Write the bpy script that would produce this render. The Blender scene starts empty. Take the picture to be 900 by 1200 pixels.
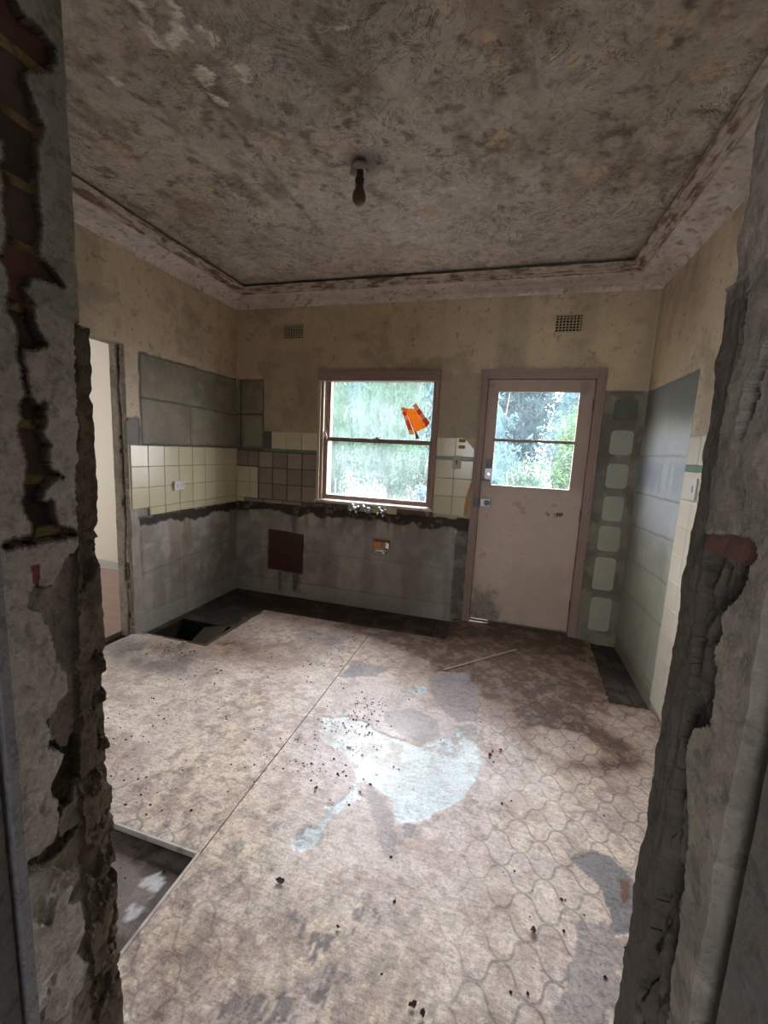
import bpy, bmesh, math, random
import numpy as np
from mathutils import Matrix, Vector
random.seed(7)
S = bpy.context.scene
COL = S.collection

# ------------------------------------------------------------------ camera
cam_d = bpy.data.cameras.new('camera'); cam = bpy.data.objects.new('camera', cam_d); COL.objects.link(cam)
yaw, pitch, roll = -0.275, -0.1451, 0.0494
fw0 = Vector((math.sin(yaw), math.cos(yaw), 0)); rt0 = Vector((math.cos(yaw), -math.sin(yaw), 0)); up0 = Vector((0, 0, 1))
fw = fw0*math.cos(pitch) + up0*math.sin(pitch); u2 = -fw0*math.sin(pitch) + up0*math.cos(pitch)
rt = rt0*math.cos(roll) + u2*math.sin(roll); up = -rt0*math.sin(roll) + u2*math.cos(roll)
cam.matrix_world = Matrix(((rt.x, up.x, -fw.x, 2.5318), (rt.y, up.y, -fw.y, -3.5734), (rt.z, up.z, -fw.z, 1.4342), (0, 0, 0, 1)))
cam_d.sensor_fit = 'VERTICAL'; cam_d.sensor_height = 36.0; cam_d.lens = 490.97/1200*36.0; cam_d.clip_start = 0.02; cam_d.clip_end = 200
S.camera = cam

# ------------------------------------------------------------------ overcast sky, exposure
SKY = 17.0
wd = bpy.data.worlds.new('overcast_sky'); S.world = wd; wd.use_nodes = True
nt = wd.node_tree; nt.nodes.clear()
tc = nt.nodes.new('ShaderNodeTexCoord'); sp = nt.nodes.new('ShaderNodeSeparateXYZ'); mr = nt.nodes.new('ShaderNodeMapRange')
bg = nt.nodes.new('ShaderNodeBackground'); wo = nt.nodes.new('ShaderNodeOutputWorld')
mr.inputs[1].default_value = 0; mr.inputs[2].default_value = 1; mr.inputs[3].default_value = 0.5*SKY; mr.inputs[4].default_value = 1.0*SKY
bg.inputs['Color'].default_value = (0.95, 0.968, 0.98, 1)
nt.links.new(tc.outputs['Generated'], sp.inputs[0]); nt.links.new(sp.outputs['Z'], mr.inputs[0])
nt.links.new(mr.outputs[0], bg.inputs['Strength']); nt.links.new(bg.outputs[0], wo.inputs[0])
S.view_settings.view_transform = 'Standard'; S.view_settings.look = 'None'
S.view_settings.exposure = 1.65; S.view_settings.gamma = 1.0; S.view_settings.use_curve_mapping = False
S.cycles.max_bounces = 10; S.cycles.diffuse_bounces = 7; S.cycles.glossy_bounces = 3; S.cycles.transparent_max_bounces = 8
S.cycles.sample_clamp_indirect = 6.0
def portal(name, loc, sx, sy, direction):
    """sampling portal in a modelled opening: guides sky light, emits nothing of its own"""
    l = bpy.data.lights.new(name, 'AREA'); l.shape = 'RECTANGLE'; l.size = sx; l.size_y = sy; l.cycles.is_portal = True
    o = bpy.data.objects.new(name, l); COL.objects.link(o); o.location = loc
    o.rotation_euler = Vector(direction).to_track_quat('-Z', 'Z').to_euler()
portal('window_portal', (1.41, 0.27, 1.53), 1.1, 1.2, (0, -1, 0))
portal('door_glass_portal', (2.73, 0.27, 1.55), 0.66, 0.8, (0, -1, 0))
portal('added_hall_window_portal', (1.55, -6.22, 1.5), 0.7, 0.8, (0, 1, 0))
portal('side_room_window_portal', (-3.42, -1.5, 1.55), 0.8, 0.9, (1, 0, 0))

# ------------------------------------------------------------------ numbers measured off the room
W, H, HC = 3.488, 2.785, 2.675            # room width, ceiling, underside of cornice
YF, XL, XR = -3.008, 1.826, 2.748         # near doorway: room face of its wall, its two reveals
D = {
    'puddle': [(1.704,-1.652),(1.826,-1.607),(1.912,-1.603),(2.014,-1.658),(2.085,-1.681),(2.178,-1.672),(2.245,-1.694),(2.324,-1.619),(2.408,-1.552),(2.407,-1.475),(2.492,-1.431),(2.526,-1.593),(2.541,-1.718),(2.539,-1.816),(2.49,-1.939),(2.411,-2.015),(2.323,-2.113),(2.25,-2.145),(2.202,-2.055),(2.124,-2.016),(2.051,-2.006),(2.043,-2.061),(2.078,-2.082),(2.023,-2.149),(1.993,-2.234),(1.998,-2.3),(1.974,-2.353),(1.925,-2.376),(1.908,-2.344),(1.927,-2.284),(1.959,-2.187),(2.006,-2.107),(2.02,-2.017),(2.015,-1.944),(1.912,-1.869),(1.801,-1.831),(1.747,-1.767)],
    'film': [(2.027,-1.336),(2.101,-1.17),(2.215,-1.162),(2.146,-1.291),(2.048,-1.344)],
    'greyA': [(1.631,-1.237),(1.664,-1.015),(1.906,-1.029),(1.858,-1.149),(1.682,-1.236)],
    'greyB': [(2.219,-0.949),(2.395,-0.902),(2.495,-1.092),(2.514,-1.25),(2.49,-1.404),(2.395,-1.439),(2.321,-1.381),(2.254,-1.283),(2.191,-1.135)],
    'greyC': [(1.997,-1.487),(2.151,-1.4),(2.301,-1.474),(2.339,-1.613),(2.241,-1.672),(2.123,-1.643),(2.023,-1.576)],
    'greyD': [(2.046,-1.99),(2.128,-2.031),(2.198,-2.089),(2.249,-2.188),(2.285,-2.302),(2.236,-2.307),(2.178,-2.212),(2.116,-2.117)],
    'sq1': [(1.904,-2.11),(1.941,-2.1),(1.94,-2.138),(1.922,-2.14)],
    'sq2': [(2.274,-2.151),(2.321,-2.135),(2.318,-2.202),(2.283,-2.203)],
    'torn': [(2.876,-2.07),(2.899,-2.077),(2.981,-2.025),(3.035,-2.041),(3.075,-2.101),(3.087,-2.14),(3.047,-2.29),(2.973,-2.321),(2.977,-2.241),(2.962,-2.165),(2.915,-2.128)],
    'rustpiece': [(3.029,-2.117),(3.068,-2.112),(3.044,-2.195),(3.026,-2.209),(3.025,-2.169)],
    'worn': [(2.883,-2.293),(2.965,-2.256),(2.983,-2.377),(3.002,-2.404),(2.936,-2.577),(2.757,-2.634),(2.78,-2.549),(2.822,-2.47)],
    'streak1': [(2.056,-2.597),(2.131,-2.563),(2.217,-2.609),(2.255,-2.684),(2.147,-2.719)],
    'streak2': [(2.032,-2.757),(2.131,-2.724),(2.15,-2.794),(2.071,-2.819)],
    'streak3': [(2.171,-2.514),(2.246,-2.499),(2.279,-2.573),(2.204,-2.573)],
    'streak4': [(1.978,-2.813),(2.058,-2.755),(2.127,-2.813),(2.006,-2.863)],
    'brown1': [(2.153,-0.219),(3.301,-0.011),(3.282,-0.94),(2.972,-1.143),(2.482,-0.996),(2.227,-0.738)],
    'brown2': [(2.749,-1.474),(3.03,-1.352),(3.084,-1.494),(3.018,-1.659),(2.835,-1.669)],
    'seam': [(1.622,-0.527),(1.634,-1.213),(1.628,-1.955),(1.591,-2.507),(1.614,-2.813)],
    'batten': [(2.254,-0.928),(2.73,-0.427)],
    'leaf': [(1.935,-2.498),(2.737,-2.385),(2.581,-1.65),(2.628,-1.596),(2.592,-1.621),(2.422,-2.671),(2.449,-2.68),(2.167,-2.564),(1.878,-2.109)],
    'patA': [(2.768,-2.149),(2.923,-2.001),(3.09,-1.862),(2.646,-1.956),(2.782,-2.288)],
    'pitwhite': [(1.465,-2.6),(1.515,-2.572),(1.561,-2.62),(1.555,-2.699),(1.542,-2.73),(1.512,-2.713)],
    'hatch': [(0.065,-1.117),(0.035,-0.808),(0.544,-0.8),(0.5,-1.171)],
    'peelring': [(1.288,-2.358),(1.268,-2.304),(1.241,-2.232),(1.246,-2.196),(1.291,-2.157),(1.342,-2.196),(1.378,-2.201),(1.38,-2.247),(1.418,-2.282),(1.429,-2.326),(1.417,-2.328),(1.391,-2.276),(1.339,-2.244),(1.285,-2.236),(1.291,-2.274),(1.308,-2.313),(1.329,-2.349)],
    'peel2': [(1.282,-2.08),(1.338,-2.108),(1.378,-2.075),(1.359,-2.03),(1.292,-2.01)],
    'peel3': [(1.434,-2.241),(1.439,-2.22),(1.481,-2.198),(1.463,-2.175),(1.433,-2.175),(1.419,-2.205)],
    'peel4': [(1.462,-2.08),(1.501,-2.056),(1.496,-2.0),(1.458,-2.016)],
    'peel5': [(0.951,-2.154),(0.987,-2.154),(1.001,-2.109),(0.946,-2.126)],
    'peel6': [(1.853,-2.138),(1.917,-2.117),(1.924,-2.103),(1.867,-2.11)],
    'peel7': [(1.28,-1.994),(1.338,-1.944),(1.363,-1.93),(1.289,-1.926)],
    'tan1': [(2.344,-1.561),(2.41,-1.581),(2.434,-1.494),(2.383,-1.43),(2.35,-1.488)],
    'tan2': [(1.889,-1.074),(2.049,-1.083),(2.078,-0.977),(2.0,-0.927),(1.876,-1.015)],
    'tan3': [(3.03,-1.65),(3.063,-1.754),(3.154,-1.672),(3.104,-1.617)],
    'tan4': [(2.756,-1.153),(2.834,-1.256),(2.863,-1.192),(2.833,-1.074)],
    'tan5': [(2.304,-1.997),(2.374,-2.008),(2.404,-1.974),(2.333,-1.955)],
    'grey1': [(2.699,-1.53),(2.732,-1.555),(2.773,-1.492),(2.774,-1.399),(2.715,-1.423)],
    'tan6': [(2.472,-1.985),(2.521,-1.961),(2.513,-1.907),(2.487,-1.927)],
    'tan7': [(2.566,-1.989),(2.597,-1.969),(2.585,-1.926),(2.56,-1.938)],
    'tan8': [(2.625,-1.852),(2.671,-1.834),(2.658,-1.799),(2.623,-1.822)],
    'Lexp': [(-3.148,2.013),(-3.079,2.081),(-3.075,2.025),(-3.068,2.013),(-3.045,2.016),(-3.025,2.012),(-3.024,1.993),(-3.035,1.975),(-3.068,1.939),(-3.062,1.925),(-3.061,1.915),(-3.054,1.893),(-3.048,1.891),(-3.057,1.862),(-3.061,1.82),(-3.061,1.779),(-3.058,1.74),(-3.064,1.701),(-3.054,1.693),(-3.038,1.684),(-3.027,1.669),(-3.047,1.671),(-3.069,1.666),(-3.08,1.661),(-3.091,1.645),(-3.077,1.629),(-3.079,1.604),(-3.074,1.59),(-3.059,1.576),(-3.075,1.568),(-3.09,1.561),(-3.097,1.563),(-3.095,1.545),(-3.094,1.508),(-3.093,1.488),(-3.081,1.475),(-3.068,1.478),(-3.076,1.452),(-3.085,1.432),(-3.073,1.419),(-3.076,1.399),(-3.074,1.385),(-3.067,1.374),(-3.048,1.368),(-3.073,1.36),(-3.083,1.345),(-3.085,1.324),(-3.067,1.325),(-3.065,1.301),(-3.063,1.282),(-3.036,1.274),(-3.032,1.261),(-3.076,1.261),(-3.143,1.26),(-3.143,1.269),(-3.105,1.272),(-3.102,1.292),(-3.109,1.307),(-3.11,1.327),(-3.103,1.366),(-3.098,1.392),(-3.103,1.418),(-3.109,1.437),(-3.105,1.479),(-3.095,1.488),(-3.099,1.532),(-3.1,1.568),(-3.103,1.591),(-3.11,1.601),(-3.108,1.648),(-3.112,1.669),(-3.111,1.703),(-3.106,1.728),(-3.109,1.748),(-3.107,1.793),(-3.101,1.812),(-3.101,1.834),(-3.107,1.835),(-3.165,1.807)],
    'Lmid': [(-3.03,1.243),(-3.057,1.219),(-3.081,1.181),(-3.107,1.189),(-3.115,1.16),(-3.099,1.143),(-3.085,1.108),(-3.077,1.078),(-3.074,1.069),(-3.079,1.056),(-3.065,1.024),(-3.067,0.989),(-3.079,0.977),(-3.089,0.958),(-3.102,0.951),(-3.094,0.929),(-3.102,0.908),(-3.078,0.874),(-3.081,0.876),(-3.09,0.849),(-3.103,0.827),(-3.102,0.809),(-3.092,0.775),(-3.093,0.751),(-3.103,0.725),(-3.124,0.718),(-3.153,0.727),(-3.186,0.751),(-3.187,0.74),(-3.139,0.7),(-3.099,0.66),(-3.082,0.633),(-3.076,0.598),(-3.089,0.579),(-3.065,0.557),(-3.061,0.484),(-3.077,0.45),(-3.057,0.399),(-3.072,0.359),(-3.094,0.361),(-3.11,0.216),(-3.007,0.034),(-3.028,0.422),(-3.029,0.809),(-3.028,1.116)],
    'Ldeep': [(-3.072,0.973),(-3.081,0.957),(-3.09,0.939),(-3.09,0.907),(-3.071,0.876),(-3.046,0.893),(-3.041,0.837),(-3.058,0.762),(-3.08,0.764),(-3.088,0.711),(-3.052,0.711),(-3.066,0.688),(-3.098,0.677),(-3.113,0.678),(-3.145,0.713),(-3.111,0.708),(-3.098,0.721),(-3.089,0.772),(-3.096,0.804),(-3.098,0.822),(-3.085,0.845),(-3.077,0.872),(-3.095,0.907),(-3.099,0.945),(-3.087,0.956)],
    'Lredbrick': [(-3.111,1.229),(-3.096,1.231),(-3.1,1.187),(-3.107,1.189)],
    'Lwhite': [(-3.161,0.481),(-3.123,0.472),(-3.127,0.45),(-3.15,0.441),(-3.159,0.461)],
    'Lstrip': [(-3.015,1.617),(-3.033,1.15),(-3.048,0.825),(-3.046,0.341),(-3.044,0.189)],
    'Rnear': [(-3.166,1.544),(-3.105,1.532),(-3.094,1.516),(-3.102,1.488),(-3.09,1.458),(-3.09,1.437),(-3.107,1.41),(-3.11,1.372),(-3.137,1.367),(-3.139,1.356),(-3.127,1.333),(-3.121,1.315),(-3.098,1.29),(-3.106,1.276),(-3.101,1.255),(-3.112,1.234),(-3.115,1.213),(-3.117,1.183),(-3.09,1.16),(-3.078,1.141),(-3.084,1.105),(-3.106,1.077),(-3.109,1.05),(-3.11,1.02),(-3.115,1.005),(-3.116,0.974),(-3.119,0.935),(-3.118,0.889),(-3.139,0.786),(-3.351,1.162),(-3.264,1.516)],
    'Rmid': [(-2.976,1.922),(-3.023,1.771),(-3.043,1.644),(-3.039,1.58),(-3.027,1.532),(-3.03,1.445),(-3.026,1.391),(-3.023,1.365),(-3.024,1.36),(-3.11,1.372),(-3.104,1.394),(-3.101,1.409),(-3.093,1.425),(-3.088,1.458),(-3.076,1.47),(-3.063,1.5),(-3.063,1.521),(-3.075,1.531),(-3.086,1.552),(-3.1,1.591),(-3.147,1.611),(-3.089,1.821)],
    'Rbrick': [(-3.067,1.364),(-3.128,1.373),(-3.139,1.356),(-3.121,1.342),(-3.09,1.349)],
    'Rstrip': [(-3.031,1.62),(-3.027,1.532),(-3.025,1.383),(-3.032,1.224),(-3.045,1.124),(-3.044,0.95),(-3.047,0.708)],
    'Rgroove': [(-3.166,1.255),(-3.166,1.123),(-3.17,0.904)],
    'Rgroove2': [(-3.189,1.246),(-3.196,1.119),(-3.204,0.957)],
    'upglass': [(0.952,2.029),(1.887,2.032),(1.904,1.551),(0.935,1.529)],
    'loglass': [(0.955,1.497),(1.901,1.499),(1.91,1.011),(0.893,1.002)],
    'lowsash': [(0.91,1.533),(1.938,1.529),(1.951,1.001),(0.875,0.961)],
    'stkouter': [(1.602,1.812),(1.639,1.828),(1.87,1.298)],
    'stA': [(1.647,1.801),(1.727,1.8),(1.83,1.653),(1.744,1.625)],
    'stB': [(1.607,1.812),(1.634,1.821),(1.743,1.587),(1.704,1.583),(1.678,1.625)],
    'stC': [(1.71,1.836),(1.739,1.851),(1.78,1.804),(1.861,1.71),(1.867,1.665),(1.836,1.648),(1.727,1.8)],
    'stD': [(1.744,1.622),(1.762,1.605),(1.789,1.555),(1.754,1.545)],
    'doorglass': [(2.424,1.954),(3.032,1.947),(3.036,1.204),(2.434,1.19),(2.43,1.564),(3.034,1.581)],
    'doorleaf': [(2.336,2.037),(3.126,2.045),(2.35,0.019),(3.137,0.02)],
    'doorworn': [(2.373,0.093),(2.373,0.287),(2.463,0.331),(2.541,0.258),(2.639,0.264),(2.643,0.059),(2.379,0.016)],
    'scrape': [(2.867,1.006),(3.009,1.011),(3.0,0.976),(2.884,0.972)],
    'chip': [(2.162,1.565),(2.267,1.569),(2.274,1.479),(2.214,1.525)],
    'orangetile': [(2.121,1.557),(2.184,1.552),(2.186,1.524),(2.123,1.528)],
    'orangetile2': [(2.124,1.507),(2.181,1.503),(2.183,1.475),(2.126,1.479)],
    'switch': [(2.102,1.421),(2.174,1.318)],
    'tan': [(2.24,1.187),(2.226,1.099),(2.225,0.917),(2.255,0.905),(2.264,1.066)],
    'pipe': [(1.44,0.633),(1.593,0.634),(1.59,0.539),(1.461,0.532)],
    'taps': [(1.263,0.908),(1.386,0.903),(1.515,0.899)],
    'taptile': [(1.17,0.948),(1.639,0.955),(1.642,0.887),(1.174,0.861)],
    'outlet': [(-0.837,1.112),(-0.726,1.113),(-0.728,1.042),(-0.839,1.037)],
    'rswitch': [(-0.995,1.35),(-1.041,1.397),(-1.095,1.247),(-1.002,1.274)],
    'rstrip': [(-0.883,1.949),(-0.865,1.586),(-0.907,-0.045),(-0.985,-0.016),(-0.937,1.597),(-0.886,1.438),(-0.875,1.404)],
}

# ------------------------------------------------------------------ helpers
_tabs = {}
def vn(x, y, seed=0):
    if seed not in _tabs: _tabs[seed] = np.random.RandomState(seed+11).rand(256, 256)
    t = _tabs[seed]
    xi = np.floor(x).astype(int); yi = np.floor(y).astype(int); xf = x-xi; yf = y-yi
    xf = xf*xf*(3-2*xf); yf = yf*yf*(3-2*yf)
    a = t[xi & 255, yi & 255]; b = t[(xi+1) & 255, yi & 255]; c = t[xi & 255, (yi+1) & 255]; d = t[(xi+1) & 255, (yi+1) & 255]
    return a+(b-a)*xf+(c-a)*yf+(a-b-c+d)*xf*yf
def fbm(x, y, f=1.0, o=5, seed=0, g=0.5):
    s = 0.0; a = 1.0; n = 0.0
    for k in range(o):
        s = s+a*vn(x*f+17.3*k, y*f-9.1*k, seed+k); n += a; a *= g; f *= 2.03
    return s/n
def ss(a, b, x):
    t = np.clip((x-a)/(b-a), 0, 1); return t*t*(3-2*t)
def inpoly(x, y, poly):
    r = np.zeros(np.shape(x), bool); n = len(poly)
    for i in range(n):
        x0, y0 = poly[i]; x1, y1 = poly[(i+1) % n]
        if y0 == y1: continue
        c = ((y0 > y) != (y1 > y)) & (x < (x1-x0)*(y-y0)/(y1-y0)+x0)
        r ^= c
    return r
def wob(x, y, amp, f, seed=50):
    return x+amp*2*(fbm(x, y, f, 3, seed)-.5), y+amp*2*(fbm(x, y, f, 3, seed+7)-.5)
def patch(x, y, poly, amp=.01, f=18, seed=50):
    a, b = wob(x, y, amp, f, seed); return inpoly(a, b, poly).astype(float)
def rect(x, y, x0, x1, y0, y1, soft=.006, amp=.008, f=14, seed=60):
    a, b = wob(x, y, amp, f, seed)
    return ss(x0-soft, x0+soft, a)*(1-ss(x1-soft, x1+soft, a))*ss(y0-soft, y0+soft, b)*(1-ss(y1-soft, y1+soft, b))
def mix(c, col, m):
    return c+(np.array(col)-c)*np.asarray(m)[..., None]
def axis(a, b, step, keep=()):
    n = max(2, int(round((b-a)/step))+1)
    v = np.linspace(a, b, n)
    for k in keep:
        i = int(np.argmin(np.abs(v-k))); v[i] = k
    return v

def link(o, parent=None):
    COL.objects.link(o)
    if parent is not None: o.parent = parent
    return o
def tag(o, label, cat, group=None):
    o['label'] = label; o['category'] = cat
    if group: o['group'] = group
    return o
def structure(o, label=None, cat=None):
    o['kind'] = 'structure'
    if label: o['label'] = label
    if cat: o['category'] = cat
    return o
def empty(name, loc=(0, 0, 0), parent=None):
    o = bpy.data.objects.new(name, None); o.location = loc; o.empty_display_size = .05
    return link(o, parent)
def field(name, us, vs, mapf, mat, Hf=None, colf=None, rghf=None, maskf=None, skirt=None, parent=None, smooth=True, skirtcol=None, prtf=None):
    """height field over a u-v grid: cells where maskf is true, optional skirt along their rim"""
    U, V = np.meshgrid(us, vs, indexing='ij')
    Hh = Hf(U, V) if Hf else np.zeros_like(U)
    X = np.stack(mapf(U, V, Hh), -1).reshape(-1, 3)
    nu, nv = len(us), len(vs)
    i = np.arange(nu*nv).reshape(nu, nv)
    q = np.stack([i[:-1, :-1], i[1:, :-1], i[1:, 1:], i[:-1, 1:]], -1)
    uc = (U[:-1, :-1]+U[1:, 1:])/2; vc = (V[:-1, :-1]+V[1:, 1:])/2
    if maskf is not None: q = q[maskf(uc, vc)]
    q = q.reshape(-1, 4)
    C = colf(U, V, Hh).reshape(-1, 3) if colf else np.full((nu*nv, 3), .5)
    Rg = (rghf(U, V) if rghf else np.full(U.shape, .8)).reshape(-1)
    Pr = prtf(U, V).reshape(-1) if prtf else None
    if skirt is not None:
        e = np.concatenate([q[:, [0, 1]], q[:, [1, 2]], q[:, [2, 3]], q[:, [3, 0]]])
        key = np.sort(e, 1); key = key[:, 0]*(nu*nv)+key[:, 1]
        _, idx, cnt = np.unique(key, return_index=True, return_counts=True)
        be = e[idx[cnt == 1]]
        n0 = len(X)
        bv, inv = np.unique(be, return_inverse=True); inv = inv.reshape(be.shape)
        Xb = X[bv]+np.array(skirt)
        X = np.concatenate([X, X[bv], Xb])
        cb = C[bv] if skirtcol is None else np.tile(np.array(skirtcol), (len(bv), 1))
        C = np.concatenate([C, cb, cb]); Rg = np.concatenate([Rg, Rg[bv], Rg[bv]])
        if Pr is not None: Pr = np.concatenate([Pr, 0*Pr[bv], 0*Pr[bv]])
        nb = len(bv)
        q = np.concatenate([q, np.stack([n0+inv[:, 1], n0+inv[:, 0], n0+nb+inv[:, 0], n0+nb+inv[:, 1]], -1)])
    used, inv = np.unique(q, return_inverse=True); q = inv.reshape(-1, 4); X = X[used]; C = C[used]; Rg = Rg[used]
    if Pr is not None: Pr = Pr[used]
    me = bpy.data.meshes.new(name)
    me.vertices.add(len(X)); me.vertices.foreach_set('co', X.astype(np.float32).ravel())
    me.loops.add(q.size); me.loops.foreach_set('vertex_index', q.astype(np.int32).ravel())
    me.polygons.add(len(q)); me.polygons.foreach_set('loop_start', np.arange(0, q.size, 4, dtype=np.int32))
    me.update(calc_edges=True)
    me.polygons.foreach_set('use_smooth', np.full(len(q), smooth))
    a = me.attributes.new('Col', 'FLOAT_COLOR', 'POINT')
    a.data.foreach_set('color', np.concatenate([np.clip(C, 0.003, 1), np.ones((len(C), 1))], 1).astype(np.float32).ravel())
    a = me.attributes.new('Rgh', 'FLOAT', 'POINT'); a.data.foreach_set('value', np.clip(Rg, .02, 1).astype(np.float32))
    if Pr is not None:
        a = me.attributes.new('Print', 'FLOAT', 'POINT'); a.data.foreach_set('value', Pr.astype(np.float32))
    me.materials.append(mat); me.validate()
    return link(bpy.data.objects.new(name, me), parent)

def bxm(bm, x0, x1, y0, y1, z0, z1):
    v = [bm.verts.new(p) for p in ((x0, y0, z0), (x1, y0, z0), (x1, y1, z0), (x0, y1, z0), (x0, y0, z1), (x1, y0, z1), (x1, y1, z1), (x0, y1, z1))]
    for f in ((3, 2, 1, 0), (4, 5, 6, 7), (0, 1, 5, 4), (1, 2, 6, 5), (2, 3, 7, 6), (3, 0, 4, 7)): bm.faces.new([v[k] for k in f])
def cylm(bm, c, ax, r, l, n=20, r2=None):
    """cylinder / cone from c along ax"""
    m = Vector(ax).normalized().to_track_quat('Z', 'Y').to_matrix().to_4x4()
    bmesh.ops.create_cone(bm, cap_ends=True, segments=n, radius1=r, radius2=r if r2 is None else r2, depth=l,
                          matrix=Matrix.Translation(Vector(c)+Vector(ax).normalized()*l/2) @ m)
def lathe(bm, prof, c, ax=(0, 0, 1), n=24):
    m = Matrix.Translation(c) @ Vector(ax).normalized().to_track_quat('Z', 'Y').to_matrix().to_4x4()
    rings = [[bm.verts.new(m @ Vector((r*math.cos(2*math.pi*k/n), r*math.sin(2*math.pi*k/n), z))) for k in range(n)] for r, z in prof]
    for a, b in zip(rings[:-1], rings[1:]):
        for k in range(n): bm.faces.new((a[k], a[(k+1) % n], b[(k+1) % n], b[k]))
    bm.faces.new(rings[0][::-1]); bm.faces.new(rings[-1])
def prism(bm, poly, fn, d0, d1):
    """outline poly (a,b) given thickness from d0 to d1; fn(a,b,d)->xyz"""
    A = [bm.verts.new(fn(a, b, d0)) for a, b in poly]; B = [bm.verts.new(fn(a, b, d1)) for a, b in poly]
    n = len(poly)
    bm.faces.new(A); bm.faces.new(B[::-1])
    for k in range(n): bm.faces.new((A[k], B[k], B[(k+1) % n], A[(k+1) % n]))
def obj(name, bm, mat, parent=None, bevel=0, smooth=False, seg=2):
    if bevel: bmesh.ops.bevel(bm, geom=list(bm.edges), offset=bevel, segments=seg, affect='EDGES', profile=.6)
    bmesh.ops.recalc_face_normals(bm, faces=bm.faces)
    me = bpy.data.meshes.new(name); bm.to_mesh(me); bm.free(); me.materials.append(mat)
    if smooth: me.polygons.foreach_set('use_smooth', np.ones(len(me.polygons), bool))
    return link(bpy.data.objects.new(name, me), parent)
def box(name, b, mat, parent=None, bevel=0.0):
    bm = bmesh.new(); bxm(bm, *b); return obj(name, bm, mat, parent, bevel)

# ------------------------------------------------------------------ materials
def newmat(name):
    m = bpy.data.materials.new(name); m.use_nodes = True; n = m.node_tree.nodes; n.clear()
    o = n.new('ShaderNodeOutputMaterial'); p = n.new('ShaderNodeBsdfPrincipled'); m.node_tree.links.new(p.outputs[0], o.inputs[0])
    return m, m.node_tree, p, o
def N(nt, kind, **kw):
    n = nt.nodes.new(kind)
    for k, v in kw.items():
        if isinstance(k, str) and k.startswith('i_'): n.inputs[int(k[2:])].default_value = v
        else: setattr(n, k, v)
    return n
def math_(nt, op, a, b=None, c=None):
    n = nt.nodes.new('ShaderNodeMath'); n.operation = op
    for k, v in enumerate((a, b, c)):
        if v is None: continue
        if isinstance(v, (int, float)): n.inputs[k].default_value = v
        else: nt.links.new(v, n.inputs[k])
    return n.outputs[0]
def noise(nt, scale, detail=5, rough=.6, vec=None, dist=0.0):
    n = nt.nodes.new('ShaderNodeTexNoise'); n.inputs['Scale'].default_value = scale; n.inputs['Detail'].default_value = detail
    n.inputs['Roughness'].default_value = rough; n.inputs['Distortion'].default_value = dist
    if vec is not None: nt.links.new(vec, n.inputs['Vector'])
    return n.outputs['Fac']
def coords(nt, scale=None):
    t = nt.nodes.new('ShaderNodeTexCoord')
    if scale is None: return t.outputs['Object']
    m = nt.nodes.new('ShaderNodeMapping'); m.inputs['Scale'].default_value = scale; nt.links.new(t.outputs['Object'], m.inputs[0]); return m.outputs[0]
def bump(nt, p, h, strength=.3, dist=.01):
    b = nt.nodes.new('ShaderNodeBump'); b.inputs['Strength'].default_value = strength; b.inputs['Distance'].default_value = dist
    nt.links.new(h, b.inputs['Height']); nt.links.new(b.outputs[0], p.inputs['Normal'])
def scalecol(nt, colsock, fac):
    v = nt.nodes.new('ShaderNodeVectorMath'); v.operation = 'SCALE'; nt.links.new(colsock, v.inputs[0])
    if isinstance(fac, float): v.inputs['Scale'].default_value = fac
    else: nt.links.new(fac, v.inputs['Scale'])
    return v.outputs[0]
def stretch_(nt, n, gain):
    return math_(nt, 'MULTIPLY', math_(nt, 'SUBTRACT', n, .5), gain)
def speckle(t, v, scale, amt):
    """sharp edged grime spots and worn pale spots at two sizes, as a factor round 1"""
    out = None
    for sc, lo, hi, k in ((scale, .53, .60, -amt), (scale*2.6, .55, .62, -amt*.7), (scale*1.7, .56, .63, amt*.45)):
        mr_ = N(t, 'ShaderNodeMapRange'); mr_.inputs[1].default_value = lo; mr_.inputs[2].default_value = hi; t.links.new(noise(t, sc, 10, .68, v, .5), mr_.inputs[0])
        q = math_(t, 'ADD', math_(t, 'MULTIPLY', mr_.outputs[0], k), 1.0)
        out = q if out is None else math_(t, 'MULTIPLY', out, q)
    return out
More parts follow.
